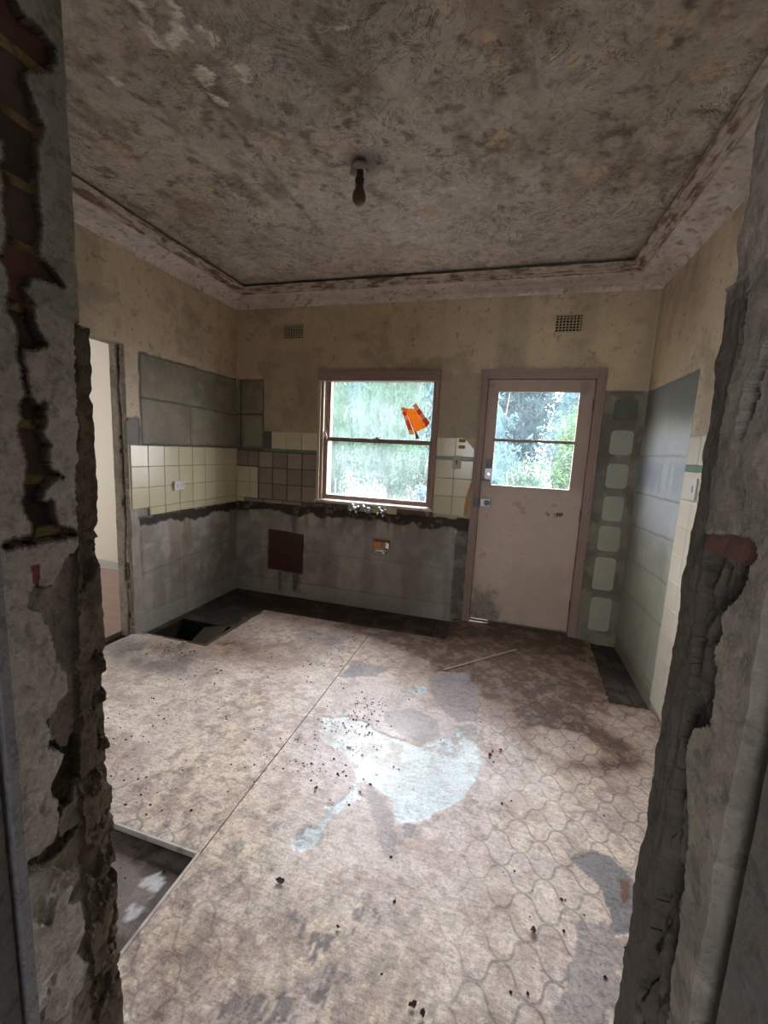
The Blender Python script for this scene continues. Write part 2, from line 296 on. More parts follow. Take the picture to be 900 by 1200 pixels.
def attr_mat(name, fine=60, amt=.5, bs=.35, bd=.006, spec=.5, coarse=9, crackle=0.0, dirt=0.0, dscale=24):
    """surface whose colour and gloss are stored on its mesh; grain and fine relief from noise"""
    m, t, p, o = newmat(name)
    a = N(t, 'ShaderNodeAttribute', attribute_name='Col'); r = N(t, 'ShaderNodeAttribute', attribute_name='Rgh')
    v = coords(t)
    n1 = noise(t, fine, 8, .75, v); n2 = noise(t, coarse, 8, .7, v, .3); n3 = noise(t, fine*3.5, 3, .7, v)
    f = math_(t, 'ADD', math_(t, 'ADD', stretch_(t, n1, amt*1.7), stretch_(t, n2, amt*1.7)), math_(t, 'ADD', stretch_(t, n3, amt*.8), 1.0))
    f = math_(t, 'MAXIMUM', f, .2)
    c = scalecol(t, a.outputs['Color'], f)
    if dirt:
        c = scalecol(t, c, speckle(t, v, dscale, dirt))
    hgt = math_(t, 'ADD', n1, math_(t, 'MULTIPLY', n2, 1.5))
    if crackle:
        # curled edges of flaking paint: thin contours of a distorted noise, only where another noise allows
        q = noise(t, 3.6, 9, .62, v, 1.1); fr = math_(t, 'FRACT', math_(t, 'MULTIPLY', q, 11.0))
        ed = N(t, 'ShaderNodeMapRange'); ed.inputs[1].default_value = .0; ed.inputs[2].default_value = .20; ed.inputs[3].default_value = 1; ed.inputs[4].default_value = 0; t.links.new(fr, ed.inputs[0])
        hi = N(t, 'ShaderNodeMapRange'); hi.inputs[1].default_value = .90; hi.inputs[2].default_value = 1.0; t.links.new(fr, hi.inputs[0])
        mk = N(t, 'ShaderNodeMapRange'); mk.inputs[1].default_value = .42; mk.inputs[2].default_value = .56; t.links.new(noise(t, 2.3, 6, .7, v), mk.inputs[0])
        e1 = math_(t, 'MULTIPLY', math_(t, 'MULTIPLY', ed.outputs[0], mk.outputs[0]), crackle); e2 = math_(t, 'MULTIPLY', math_(t, 'MULTIPLY', hi.outputs[0], mk.outputs[0]), crackle*.45)
        c = scalecol(t, c, math_(t, 'ADD', math_(t, 'SUBTRACT', 1.0, e1), e2))
        hgt = math_(t, 'ADD', hgt, math_(t, 'MULTIPLY', math_(t, 'MULTIPLY', fr, mk.outputs[0]), 1.6))
    t.links.new(c, p.inputs['Base Color'])
    t.links.new(r.outputs['Fac'], p.inputs['Roughness']); p.inputs['Specular IOR Level'].default_value = spec
    bump(t, p, hgt, bs, bd)
    return m
def plain(name, col, rough=.6, metal=0, spec=.5, vary=.25, scale=30, bs=.15, stain=None, stretch=None, rand=0.0):
    m, t, p, o = newmat(name)
    v = coords(t, stretch)
    n1 = noise(t, scale, 6, .65, v); n2 = noise(t, scale*.2, 4, .6, v)
    rgb = N(t, 'ShaderNodeRGB'); rgb.outputs[0].default_value = (*col, 1); c = rgb.outputs[0]
    if stain:
        mx = N(t, 'ShaderNodeMix', data_type='RGBA'); mr_ = N(t, 'ShaderNodeMapRange')
        mr_.inputs[1].default_value = stain[1]; mr_.inputs[2].default_value = stain[1]+.15
        t.links.new(math_(t, 'ADD', math_(t, 'MULTIPLY', n2, .7), math_(t, 'MULTIPLY', n1, .3)), mr_.inputs[0]); t.links.new(mr_.outputs[0], mx.inputs[0])
        t.links.new(c, mx.inputs[6]); mx.inputs[7].default_value = (*stain[0], 1); c = mx.outputs[2]
    f = math_(t, 'ADD', math_(t, 'MULTIPLY', math_(t, 'ADD', n1, n2), vary), 1-vary)
    if rand:
        oi = N(t, 'ShaderNodeObjectInfo'); f = math_(t, 'MULTIPLY', f, math_(t, 'ADD', math_(t, 'MULTIPLY', oi.outputs['Random'], rand), 1-rand/2))
    t.links.new(scalecol(t, c, f), p.inputs['Base Color'])
    p.inputs['Roughness'].default_value = rough; p.inputs['Metallic'].default_value = metal; p.inputs['Specular IOR Level'].default_value = spec
    if bs: bump(t, p, n1, bs, .004)
    return m
M = {}
M['wall'] = attr_mat('aged_wall', 45, .28, .3, .005, dirt=.06, dscale=16)
M['ceiling'] = attr_mat('mouldy_ceiling', 40, .5, .5, .006, coarse=11, crackle=.85, dirt=.26, dscale=14)
M['jamb'] = attr_mat('broken_plaster', 90, .4, .6, .006, spec=.2, coarse=22, dirt=.3, dscale=40)
M['cornice'] = attr_mat('flaking_cornice', 40, .35, .3, .004, spec=.3, dirt=.22, dscale=14)
M['doorpaint'] = attr_mat('door_paint', 35, .14, .12, .003, coarse=5)
M['subfloor'] = attr_mat('bare_subfloor', 60, .8, .4, .006)
M['tile'] = plain('cream_tile', (.62, .57, .40), .22, vary=.15, scale=6, bs=.03, rand=.12)
M['tile_right'] = plain('pale_tile', (.68, .65, .54), .3, vary=.12, scale=6, bs=.03, rand=.08)
M['green_tile'] = plain('green_strip_tile', (.13, .23, .17), .3, vary=.2, scale=20, bs=.05)
M['pad'] = plain('tile_adhesive', (.31, .25, .205), .85, vary=.5, scale=25, bs=.5, rand=.35)
M['block_pad'] = plain('green_tinted_render', (.36, .375, .29), .55, vary=.3, scale=14, bs=.15, rand=.12)
M['block_pad_dark'] = plain('dark_green_render', (.10, .115, .08), .6, vary=.5, scale=14, bs=.2)
M['frame_wood'] = plain('pink_brown_paint', (.30, .205, .17), .5, vary=.4, scale=18, bs=.25, stain=((.12, .075, .06), .56), stretch=(4, 4, 1))
M['frame_wood_h'] = plain('pink_brown_paint_board', (.31, .22, .19), .55, vary=.4, scale=18, bs=.25, stain=((.16, .10, .08), .58), stretch=(1, 4, 4))
M['frame_cream'] = plain('cream_frame_paint', (.55, .48, .36), .5, vary=.3, scale=20, bs=.25, stain=((.25, .16, .10), .6), stretch=(4, 4, 1))
M['white_edge'] = plain('white_paint', (.66, .63, .59), .4, vary=.3, scale=30, bs=.15, stain=((.26, .21, .18), .52))
M['dark_gap'] = plain('dark_cavity', (.02, .018, .016), .9, vary=.3)
M['cream_plastic'] = plain('cream_plastic', (.44, .40, .29), .4, vary=.15, scale=30, bs=.03)
M['grille'] = plain('cream_vent_paint', (.46, .38, .25), .6, vary=.3, scale=40)
M['chrome'] = plain('worn_chrome', (.75, .76, .78), .14, metal=1, vary=.25, scale=40, bs=.1, stain=((.18, .15, .13), .62))
M['copper'] = plain('brown_copper', (.48, .22, .10), .3, metal=1, vary=.5, scale=30, bs=.2, stain=((.10, .05, .04), .52))
M['lock'] = plain('grey_lock_metal', (.30, .31, .33), .35, metal=.8, vary=.3, scale=50, bs=.1)
M['lock_dark'] = plain('dark_lock_metal', (.10, .095, .10), .45, metal=.6, vary=.4, scale=50, bs=.15)
M['rust'] = plain('rusty_plate', (.075, .03, .024), .8, vary=.8, scale=22, bs=.6, stain=((.035, .018, .016), .55))
M['white_plastic'] = plain('white_plastic', (.66, .64, .62), .35, vary=.12, scale=30, bs=.03)
M['brown_glass'] = plain('brown_dirty_bulb', (.095, .04, .022), .4, vary=.6, scale=60, bs=.2, stain=((.03, .018, .014), .55))
M['bakelite'] = plain('brown_fitting', (.05, .035, .028), .5, vary=.5, scale=60)
M['old_white'] = plain('stained_fitting', (.36, .31, .27), .6, vary=.5, scale=60, stain=((.12, .09, .07), .55))
M['brick'] = plain('dark_brick', (.085, .062, .05), .95, vary=1.1, scale=45, bs=1.0, stain=((.045, .035, .032), .48), rand=.5)
M['brick_red'] = plain('red_brick', (.10, .046, .034), .95, vary=.8, scale=45, bs=.9, stain=((.07, .035, .03), .55), rand=.3)
M['orange'] = plain('orange_paper', (.72, .28, .05), .7, vary=.15, scale=30)
M['orange_dark'] = plain('dark_orange_paper', (.38, .085, .025), .7, vary=.4, scale=25, stain=((.75, .38, .16), .55))
M['debris'] = plain('dark_leaf_litter', (.035, .022, .017), .9, vary=.6, scale=90)
M['leaf_brown'] = plain('dead_leaf', (.05, .026, .02), .8, vary=.6, scale=60)
M['pale_batten'] = plain('pale_timber', (.46, .37, .28), .6, vary=.4, scale=30, stretch=(1, 1, 1))
M['board_green'] = plain('old_board', (.10, .085, .058), .8, vary=.6, scale=20, bs=.4)
M['next_wall'] = plain('next_room_paint', (.66, .60, .50), .7, vary=.06, scale=6, bs=.05)
M['next_floor'] = plain('worn_red_boards', (.30, .20, .16), .5, vary=.6, scale=12, stretch=(1, 6, 1))
M['skirting'] = plain('grey_skirting', (.40, .40, .36), .5, vary=.2)
M['hall'] = plain('hall_paint', (.42, .42, .42), .8, vary=.1)

# dirty window glass: mostly clear, thin film of dust and streaks that scatters daylight, weak reflection
def glass_mat(name, film, seed):
    m, t, p, o = newmat(name); t.nodes.remove(p)
    tr = N(t, 'ShaderNodeBsdfTransparent'); tr.inputs[0].default_value = (.97, .96, .97, 1)
    tl = N(t, 'ShaderNodeBsdfTranslucent'); tl.inputs[0].default_value = (.74, .88, .95, 1)
    gl = N(t, 'ShaderNodeBsdfGlossy'); gl.inputs['Roughness'].default_value = .03
    fr = N(t, 'ShaderNodeFresnel'); fr.inputs[0].default_value = 1.45
    c = N(t, 'ShaderNodeTexCoord'); mp = N(t, 'ShaderNodeMapping'); mp.inputs['Scale'].default_value = (60, 60, 5); mp.inputs['Location'].default_value = (seed, seed, seed)
    t.links.new(c.outputs['Object'], mp.inputs[0])
    n1 = noise(t, 1.0, 5, .7, mp.outputs[0]); n2 = noise(t, 70, 3, .7, c.outputs['Object']); n3 = noise(t, 4, 3, .5, c.outputs['Object'])
    f = math_(t, 'MULTIPLY', math_(t, 'MULTIPLY', n1, n2), math_(t, 'MULTIPLY', n3, film*8))
    mx = N(t, 'ShaderNodeMixShader'); t.links.new(f, mx.inputs[0]); t.links.new(tr.outputs[0], mx.inputs[1]); t.links.new(tl.outputs[0], mx.inputs[2])
    m2 = N(t, 'ShaderNodeMixShader'); t.links.new(math_(t, 'MULTIPLY', fr.outputs[0], .6), m2.inputs[0]); t.links.new(mx.outputs[0], m2.inputs[1]); t.links.new(gl.outputs[0], m2.inputs[2])
    t.links.new(m2.outputs[0], o.inputs[0])
    return m
M['glass'] = glass_mat('dusty_window_glass', .028, 0.0)
M['glass_door'] = glass_mat('dusty_door_glass', .016, 3.0)

# printed floor sheet: curved diamond print worn off in places, colour and gloss from the mesh
def floor_mat():
    m, t, p, o = newmat('printed_floor_sheet')
    a = N(t, 'ShaderNodeAttribute', attribute_name='Col'); r = N(t, 'ShaderNodeAttribute', attribute_name='Rgh'); pt = N(t, 'ShaderNodeAttribute', attribute_name='Print')
    v = coords(t); sx = N(t, 'ShaderNodeSeparateXYZ'); t.links.new(v, sx.inputs[0])
    x, y = sx.outputs[0], sx.outputs[1]
    A = math_(t, 'ADD', math_(t, 'MULTIPLY', math_(t, 'ADD', x, y), 6.94), .47); B = math_(t, 'ADD', math_(t, 'MULTIPLY', math_(t, 'SUBTRACT', x, y), 6.6), .60)
    def line(u, w):
        s = math_(t, 'ADD', u, math_(t, 'MULTIPLY', math_(t, 'SINE', math_(t, 'MULTIPLY', w, 2*math.pi)), .085))
        d = math_(t, 'ABSOLUTE', math_(t, 'SUBTRACT', math_(t, 'FRACT', s), .5))
        mr_ = N(t, 'ShaderNodeMapRange'); mr_.interpolation_type = 'SMOOTHSTEP'
        mr_.inputs[1].default_value = .022; mr_.inputs[2].default_value = .058; mr_.inputs[3].default_value = 1; mr_.inputs[4].default_value = 0
        t.links.new(d, mr_.inputs[0]); return mr_.outputs[0]
    ln = math_(t, 'MAXIMUM', line(A, B), line(B, A))
    n1 = noise(t, 75, 7, .78, v); n2 = noise(t, 9, 9, .72, v, .4); n4 = noise(t, 28, 6, .75, v, .3)
    mps = N(t, 'ShaderNodeMapping'); mps.inputs['Scale'].default_value = (16, 75, 1); mps.inputs['Rotation'].default_value = (0, 0, .6); t.links.new(v, mps.inputs[0])
    n3 = noise(t, 1.0, 6, .75, mps.outputs[0])
    f = math_(t, 'ADD', math_(t, 'ADD', stretch_(t, n1, 1.2), stretch_(t, n2, .9)), math_(t, 'ADD', stretch_(t, n3, .8), math_(t, 'ADD', stretch_(t, n4, .8), 1.16)))
    f = math_(t, 'MINIMUM', math_(t, 'MULTIPLY', math_(t, 'MAXIMUM', f, .3), math_(t, 'MULTIPLY', speckle(t, v, 24, .20), math_(t, 'MULTIPLY', speckle(t, v, 95, .30), speckle(t, mps.outputs[0], 1.1, .26)))), 1.45)
    wear = N(t, 'ShaderNodeMapRange'); wear.inputs[1].default_value = .42; wear.inputs[2].default_value = .54; t.links.new(math_(t, 'ADD', math_(t, 'MULTIPLY', n1, .5), math_(t, 'MULTIPLY', n2, .5)), wear.inputs[0])
    lf = math_(t, 'MULTIPLY', math_(t, 'MULTIPLY', ln, pt.outputs['Fac']), math_(t, 'ADD', math_(t, 'MULTIPLY', wear.outputs[0], .6), .4))
    f = math_(t, 'MULTIPLY', f, math_(t, 'SUBTRACT', 1.0, math_(t, 'MULTIPLY', lf, .52)))
    t.links.new(scalecol(t, a.outputs['Color'], f), p.inputs['Base Color'])
    t.links.new(math_(t, 'ADD', r.outputs['Fac'], math_(t, 'MULTIPLY', math_(t, 'SUBTRACT', n2, .5), .25)), p.inputs['Roughness'])
    p.inputs['Specular IOR Level'].default_value = .5
    bump(t, p, math_(t, 'ADD', n1, math_(t, 'ADD', n3, n4)), .25, .004)
    return m
M['floor'] = floor_mat()

# ================================================================== SETTING
# ------------------------------------------------------------------ floor: bare subfloor, two printed sheets on it
ZS = -0.035
hx0, hx1, hy0, hy1 = .05, .53, -1.165, -.81
def sub_col(x, y, h):
    c = np.full(x.shape+(3,), .0)+np.array([.045, .034, .028])
    c = mix(c, (.10, .08, .065), ss(.5, .7, fbm(x, y, 9, 5, 3)))
    pit = (x < 1.66) & (y < -2.4)
    c = mix(c, (.20, .17, .155), pit*1.0)
    c = mix(c, (.10, .08, .07), pit*ss(.5, .62, fbm(x, y, 14, 5, 8)))
    c = mix(c, (.55, .56, .57), patch(x, y, D['pitwhite'], .03, 20)*ss(.35, .5, fbm(x, y, 30, 4, 21)))
    left = rect(x, y, .45, .62, -1.2, -.5, .08, .03)
    c = mix(c, (.13, .12, .10), left*ss(.45, .6, fbm(x, y, 16, 4, 5)))
    # board joints
    j = np.abs(((x+.03) % .135)-.0675) < .004
    return mix(c, (.015, .012, .01), j*.8*(~pit))
floor = field('floor', axis(-.13, W+.03, .012, (hx0, hx1)), axis(-3.45, .24, .012, (hy0, hy1)), lambda u, v, h: (u, v, ZS+h), M['subfloor'],
              Hf=lambda x, y: .004*(fbm(x, y, 12, 4, 2)-.5), colf=sub_col, rghf=lambda x, y: .75+0*x,
              maskf=lambda x, y: ~((x > hx0) & (x < hx1) & (y > hy0) & (y < hy1)), skirt=(0, 0, -.02), skirtcol=(.05, .04, .03))
structure(floor, 'dark bare subfloor with worn printed sheets laid on it', 'floor')
bm = bmesh.new(); bxm(bm, hx0-.02, hx1+.02, hy0-.02, hy1+.02, -.36, -.34); bxm(bm, hx0-.02, hx0, hy0, hy1, -.34, -.05); bxm(bm, hx1, hx1+.02, hy0, hy1, -.34, -.05)
bxm(bm, hx0, hx1, hy0-.02, hy0, -.34, -.05); bxm(bm, hx0, hx1, hy1, hy1+.02, -.34, -.05)
obj('floor_pit', bm, M['dark_gap'], floor)
bm = bmesh.new(); bmesh.ops.create_cube(bm, size=1, matrix=Matrix.Translation((.385, -.965, -.10)) @ Matrix.Rotation(.35, 4, 'X') @ Matrix.Rotation(-.25, 4, 'Y') @ Matrix.Diagonal((.24, .30, .012, 1)))
tag(obj('loose_board', bm, M['board_green'], None, .002), 'greenish brown loose board tilted inside the hole in the back left floor', 'board')

def brown_amt(x, y):
    n = fbm(x, y, 2.2, 5, 31); m = fbm(x, y, 9, 5, 35); st = fbm(x*22+y*10, y*22-x*10, .5, 5, 37)
    d = 1.6*ss(.0, .75, 1-np.hypot((x-2.65)/1.4, (y+.15)/1.3))      # by the back door
    d = d+.75*ss(.0, .6, 1-np.hypot((x-2.98)/.42, (y+1.38)/.32))*(1-.9*ss(.25, .6, 1-np.hypot((x-2.95)/.30, (y+1.42)/.22)))   # ring stain
    d = d+.35*ss(.0, .8, 1-np.hypot((x-2.6)/.7, (y+1.0)/.5))
    d = d+.34*ss(2.5, 3.3, x)*ss(-2.3, -1.2, y)
    d = d+.45*ss(.0, .8, 1-np.hypot((x-.75)/.9, (y+1.2)/.28))+.75*ss(-.85, -.47, y)*ss(.9, 2.0, x)*(x < 2.4)+.4*ss(-.7, -.47, y)*(x < 2.3)
    return np.clip(d*(.25+.9*m+.7*st)+.22*ss(.55, .72, n)+.18*ss(.6, .75, m), 0, 1)
def floor_col(x, y, h):
    n = fbm(x, y, 3, 6, 40); m = fbm(x, y, 26, 4, 44); g = fbm(x, y, 7, 6, 47, .62)
    c = np.zeros(x.shape+(3,))+np.array([.69, .605, .535])
    c = mix(c, (.74, .62, .48), ss(.45, .65, n)*.55)
    c = mix(c, (.54, .46, .44), ss(.48, .66, g)*.6)
    cen = ss(0, .7, 1-np.hypot((x-2.15)/.85, (y+1.75)/.85))
    c = mix(c, (.60, .52, .535), cen*.8)  # lavender middle: window sheen painted into the floor colour
    pur = ss(0, .8, 1-np.hypot((x-2.75)/.5, (y+1.25)/.25)); c = mix(c, (.30, .235, .235), pur*.55)
    b = brown_amt(x, y)
    c = mix(c, (.25, .150, .095), np.clip(b*1.15, 0, .95))
    c = mix(c, (.085, .05, .035), ss(.55, .95, b)*.85)
    c = mix(c, (.50, .33, .14), ss(.6, .7, g)*ss(2.9, 3.2, x)*ss(-1.9, -1.6, y)*.5)
    # dark smudges on the left sheet beside the hole
    c = mix(c, (.17, .155, .155), ss(0, .8, 1-np.hypot((x-.35)/.75, (y+1.45)/.3))*(.45+ss(.35, .6, g)*.5))
    c = mix(c, (.26, .245, .265), ss(0, .8, 1-np.hypot((x-1.35)/.35, (y+.72)/.2))*(.3+.6*ss(.4, .6, g)))  # blue-grey window sheen by the back strip, painted into the sheet colour
    c = mix(c, (.26, .22, .20), ss(.58, .66, m)*.55*ss(.4, .55, n))
    c = mix(c, (.36, .25, .20), ss(.52, .64, fbm(x, y, 15, 5, 61, .6))*.45)
    near = ss(-2.3, -2.7, y); c = mix(c, (.36, .28, .25), near*ss(.5, .6, fbm(x, y, 24, 5, 64, .65))*.6)
    # worn through places
    grey = (.29, .265, .275)
    for k, a in (('greyA', 1), ('greyB', .9), ('greyC', .8), ('greyD', .8), ('sq1', .9), ('sq2', .9)): c = mix(c, grey, patch(x, y, D[k], .014, 24)*a*(.75+.25*ss(.4, .6, g)))
    c = mix(c, (.21, .205, .22), patch(x, y, D['torn'], .008, 12))
    c = mix(c, (.34, .31, .31), patch(x, y, D['worn'], .05, 10)*ss(.38, .5, g)*.85)
    for k in ('streak1', 'streak2', 'streak3', 'streak4'):
        st = fbm(x*46, y*15, 1, 5, 71, .6)
        c = mix(c, (.23, .20, .19), patch(x, y, D[k], .09, 7)*ss(.50, .56, st))
    c = mix(c, (.17, .075, .045), patch(x, y, D['rustpiece'], .01, 20))
    # pale patch
    pd = patch(x, y, D['puddle'], .024, 20); pf = patch(x, y, D['film'], .02, 16)
    white = np.zeros(x.shape+(3,))+np.array([.57, .70, .75])
    spots = ss(.44, .56, fbm(x, y, 15, 6, 81, .66))*ss(-2.05, -1.65, y-.35*(x-2.2))
    white = mix(white, (.27, .23, .20), spots*.9)
    white = mix(white, (.36, .30, .27), ss(.56, .60, fbm(x, y, 34, 4, 84))*.6*(.35+.65*ss(2.2, 2.0, x)))
    white = mix(white, (.44, .46, .46), ss(2.15, 1.98, x)*.5)
    m_ = np.maximum(pd, pf*.7)
    c = c*(1-m_[..., None])+white*m_[..., None]
    rim = patch(x, y, D['puddle'], .032, 20)*(1-pd)
    c = mix(c, (.30, .25, .24), rim*.5)
    return c
def floor_rgh(x, y):
    r = .44+.2*(fbm(x, y, 5, 4, 90)-.5)*2
    r = r-.2*patch(x, y, D['puddle'], .024, 20)
    r = r-.14*ss(0, .8, 1-np.hypot((x-1.35)/.4, (y+.72)/.25))
    return r+.1*ss(.4, .8, brown_amt(x, y))
def floor_h(x, y):
    h = .003*(fbm(x, y, 6, 5, 52)-.5)+.006*(fbm(x, y, 1.4, 2, 55)-.5)
    h = h-.0025*patch(x, y, D['puddle'], .024, 20)-.0025*patch(x, y, D['torn'], .008, 12)
    return h
def prt(x, y):
    w = ss(2.3, 2.75, x)*ss(-.55, -1.0, y)+.55*ss(2.2, 1.8, x)*ss(-2.35, -2.6, y)+.6*(x < 1.6)*ss(-2.1, -2.4, y)
    w = np.maximum(w, .8*ss(-2.25, -2.6, y)*ss(2.35, 2.7, x))
    return np.clip(w*(.5+fbm(x, y, 5, 3, 99)), 0, 1)*(1-patch(x, y, D['torn'], .008, 12))*(1-patch(x, y, D['worn'], .04, 10)*.6)
def left_mask(x, y):
    a, b = wob(x, y, .006, 14, 120)
    return (b > -2.497) & (((b < -1.205) & (a > -.02)) | ((a > .615+.02*(b+.46)) & (b < -.462)))
def right_mask(x, y):
    a, b = wob(x, y, .006, 14, 130)
    return ((b < -.45) | ((a > 2.2) & (x < 3.16) & (b < .03)) | ((a > 2.2) & (b < -.004))) & ~((a > 3.295+.045*(b+.05)) & (b > -.94)) & (b < .03) & ~((x > 3.2) & (b > -.05))
sheets = []
for nm, us, vs, mk in (('floor_sheet', axis(-.04, 1.617, .008), axis(-2.52, -.44, .008), left_mask), ('floor_sheet', axis(1.621, W, .008), axis(-3.42, .05, .008), right_mask)):
    sheets.append(field(nm, us, vs, lambda u, v, h: (u, v, h), M['floor'], Hf=floor_h, colf=floor_col, rghf=floor_rgh, maskf=mk, skirt=(0, 0, -.034), skirtcol=(.12, .09, .07), prtf=prt, parent=floor))
sheets[0]['label'] = 'left pale worn floor sheet'; sheets[1]['label'] = 'right printed floor sheet with a bare bluish white patch'
# painted edge battens round the missing corner of the left sheet
box('edge_strip', (1.609, 1.620, -3.05, -2.50, ZS, .004), M['white_edge'], floor, .002)
bm = bmesh.new(); bxm(bm, .9, 1.608, -2.507, -2.498, ZS+.016, .004); obj('edge_strip', bm, M['white_edge'], floor, .002)
bm = bmesh.new(); bxm(bm, .02, .60, -1.20, -1.185, -.034, -.002); obj('edge_strip', bm, M['board_green'], floor, .002)
bm = bmesh.new(); bxm(bm, .55, .60, -1.18, -.47, -.034, -.016); obj('edge_strip', bm, M['board_green'], floor, .002)

# ------------------------------------------------------------------ ceiling
def ceil_h(x, y):
    return -.006*(fbm(x, y, 1.2, 3, 215)-.5)-.003*(fbm(x, y, 14, 5, 216)-.5)
PEEL = ['peelring', 'peel2', 'peel3', 'peel4', 'peel5', 'peel6', 'peel7']; TAN = ['tan%d' % k for k in range(1, 9)]
def ceil_col(x, y, h):
    a = fbm(x, y, 1.6, 5, 220); b = fbm(x, y, 6, 6, 225, .6); e = fbm(x, y, 18, 5, 230, .6)
    c = np.zeros(x.shape+(3,))+np.array([.52, .455, .375])
    c = mix(c, (.62, .55, .485), ss(.44, .62, b)*.65)
    c = mix(c, (.30, .235, .18), ss(.44, .66, a)*.55)
    c = mix(c, (.19, .135, .095), ss(.52, .68, fbm(x*1.7, y*.9, 4, 6, 241, .62))*.6)
    c = mix(c, (.36, .335, .275), ss(.5, .7, fbm(x, y, 2.1, 5, 244))*.5)
    c = mix(c, (.31, .20, .145), ss(.58, .72, fbm(x, y, 3.3, 6, 247, .6))*.45)
    c = mix(c, (.09, .062, .045), ss(.62, .70, e)*.6); c = mix(c, (.60, .45, .31), ss(.62, .70, fbm(x, y, 8, 6, 281, .62))*.5)
    c = mix(c, (.15, .11, .085), ss(-1.6, -2.4, y)*(.25+.4*ss(.4, .6, b))*.55)  # darker toward the viewer: fading daylight painted into the ceiling colour
    c = mix(c, (.62, .585, .55), ss(0, .9, 1-np.hypot((x-1.95)/.8, (y+1.05)/.5))*(.25+.3*ss(.4, .6, b)))  # pale pool of floor-bounced daylight painted into the ceiling
    c = mix(c, (.60, .56, .515), ss(-1.5, -.5, y)*.4)  # paler toward the window wall, the same bounced daylight painted in
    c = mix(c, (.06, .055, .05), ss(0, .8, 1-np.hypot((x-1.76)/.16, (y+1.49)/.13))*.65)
    for k in PEEL: c = mix(c, (.78, .70, .60), patch(x, y, D[k], .03, 22, 255)*(.75+.25*ss(.35, .5, e)))
    for k in TAN: c = mix(c, (.62, .45, .30), patch(x, y, D[k], .05, 18, 262)*(.15+.55*ss(.42, .56, e)))
    c = mix(c, (.40, .375, .345), patch(x, y, D['grey1'], .02, 16, 262)*.6)
    # straight sheet joint showing as a dark line
    j = np.abs(x-1.28-.012*(fbm(x, y, 2, 3, 270)-.5)); c = mix(c, (.12, .09, .07), ss(.022, .0, j)*.4*(y < -.9))
    return c
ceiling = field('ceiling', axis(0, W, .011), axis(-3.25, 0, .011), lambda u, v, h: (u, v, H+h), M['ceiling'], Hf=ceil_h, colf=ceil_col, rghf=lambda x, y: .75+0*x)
structure(ceiling, 'stained plaster ceiling with mould and peeling paint', 'ceiling')
# rough slab above so that no sky light gets in round the edges
box('ceiling_slab', (-3.6, W+1.2, -6.4, .5, H+.012, H+.09), M['hall'], ceiling)

# ------------------------------------------------------------------ walls
CREAM = (.60, .475, .32)
def cream(s, z, seed):
    n = fbm(s, z, 1.7, 5, seed); m = fbm(s, z, 7, 5, seed+5); e = fbm(s, z, 30, 4, seed+9)
    c = np.zeros(s.shape+(3,))+np.array(CREAM)
    c = mix(c, (.50, .40, .28), ss(.4, .65, n)*.7)
    c = mix(c, (.31, .265, .19), ss(.52, .7, m)*.55)
    c = mix(c, (.26, .235, .175), ss(.50, .68, fbm(s*4, z*.8, 1, 4, seed+13))*.35)
    c = mix(c, (.52, .45, .32), ss(.62, .75, e)*.25)
    return mix(c, (.16, .12, .08), ss(.73, .78, e)*.5)
def cement(s, z, seed, base=(.42, .395, .355)):
    n = fbm(s, z, 2.4, 5, seed); m = fbm(s, z, 11, 5, seed+4)
    c = np.zeros(s.shape+(3,))+np.array(base)
    c = mix(c, np.array(base)*.62, ss(.42, .62, n)*.75)
    c = mix(c, np.array(base)*1.25, ss(.5, .68, m)*.5)
    c = mix(c, (.19, .155, .11), ss(.52, .66, fbm(s*5, z*.9, 1, 4, seed+8))*.4)
    return c
def scar(s, z, zc, hw, seed):
    w = fbm(s, s*0, 9, 5, seed); return ss(zc-hw-.05*w*2, zc-hw-.05*w*2+.008, z)*(1-ss(zc+hw*.9, zc+hw*.9+.01, z+.03*(fbm(s, z, 20, 3, seed+3)-.5)))
def groove(v, at, w, s, z, seed=300):
    d = np.abs(v-at-.012*(fbm(s, z, 4, 3, seed)-.5)); return ss(w, 0, d)

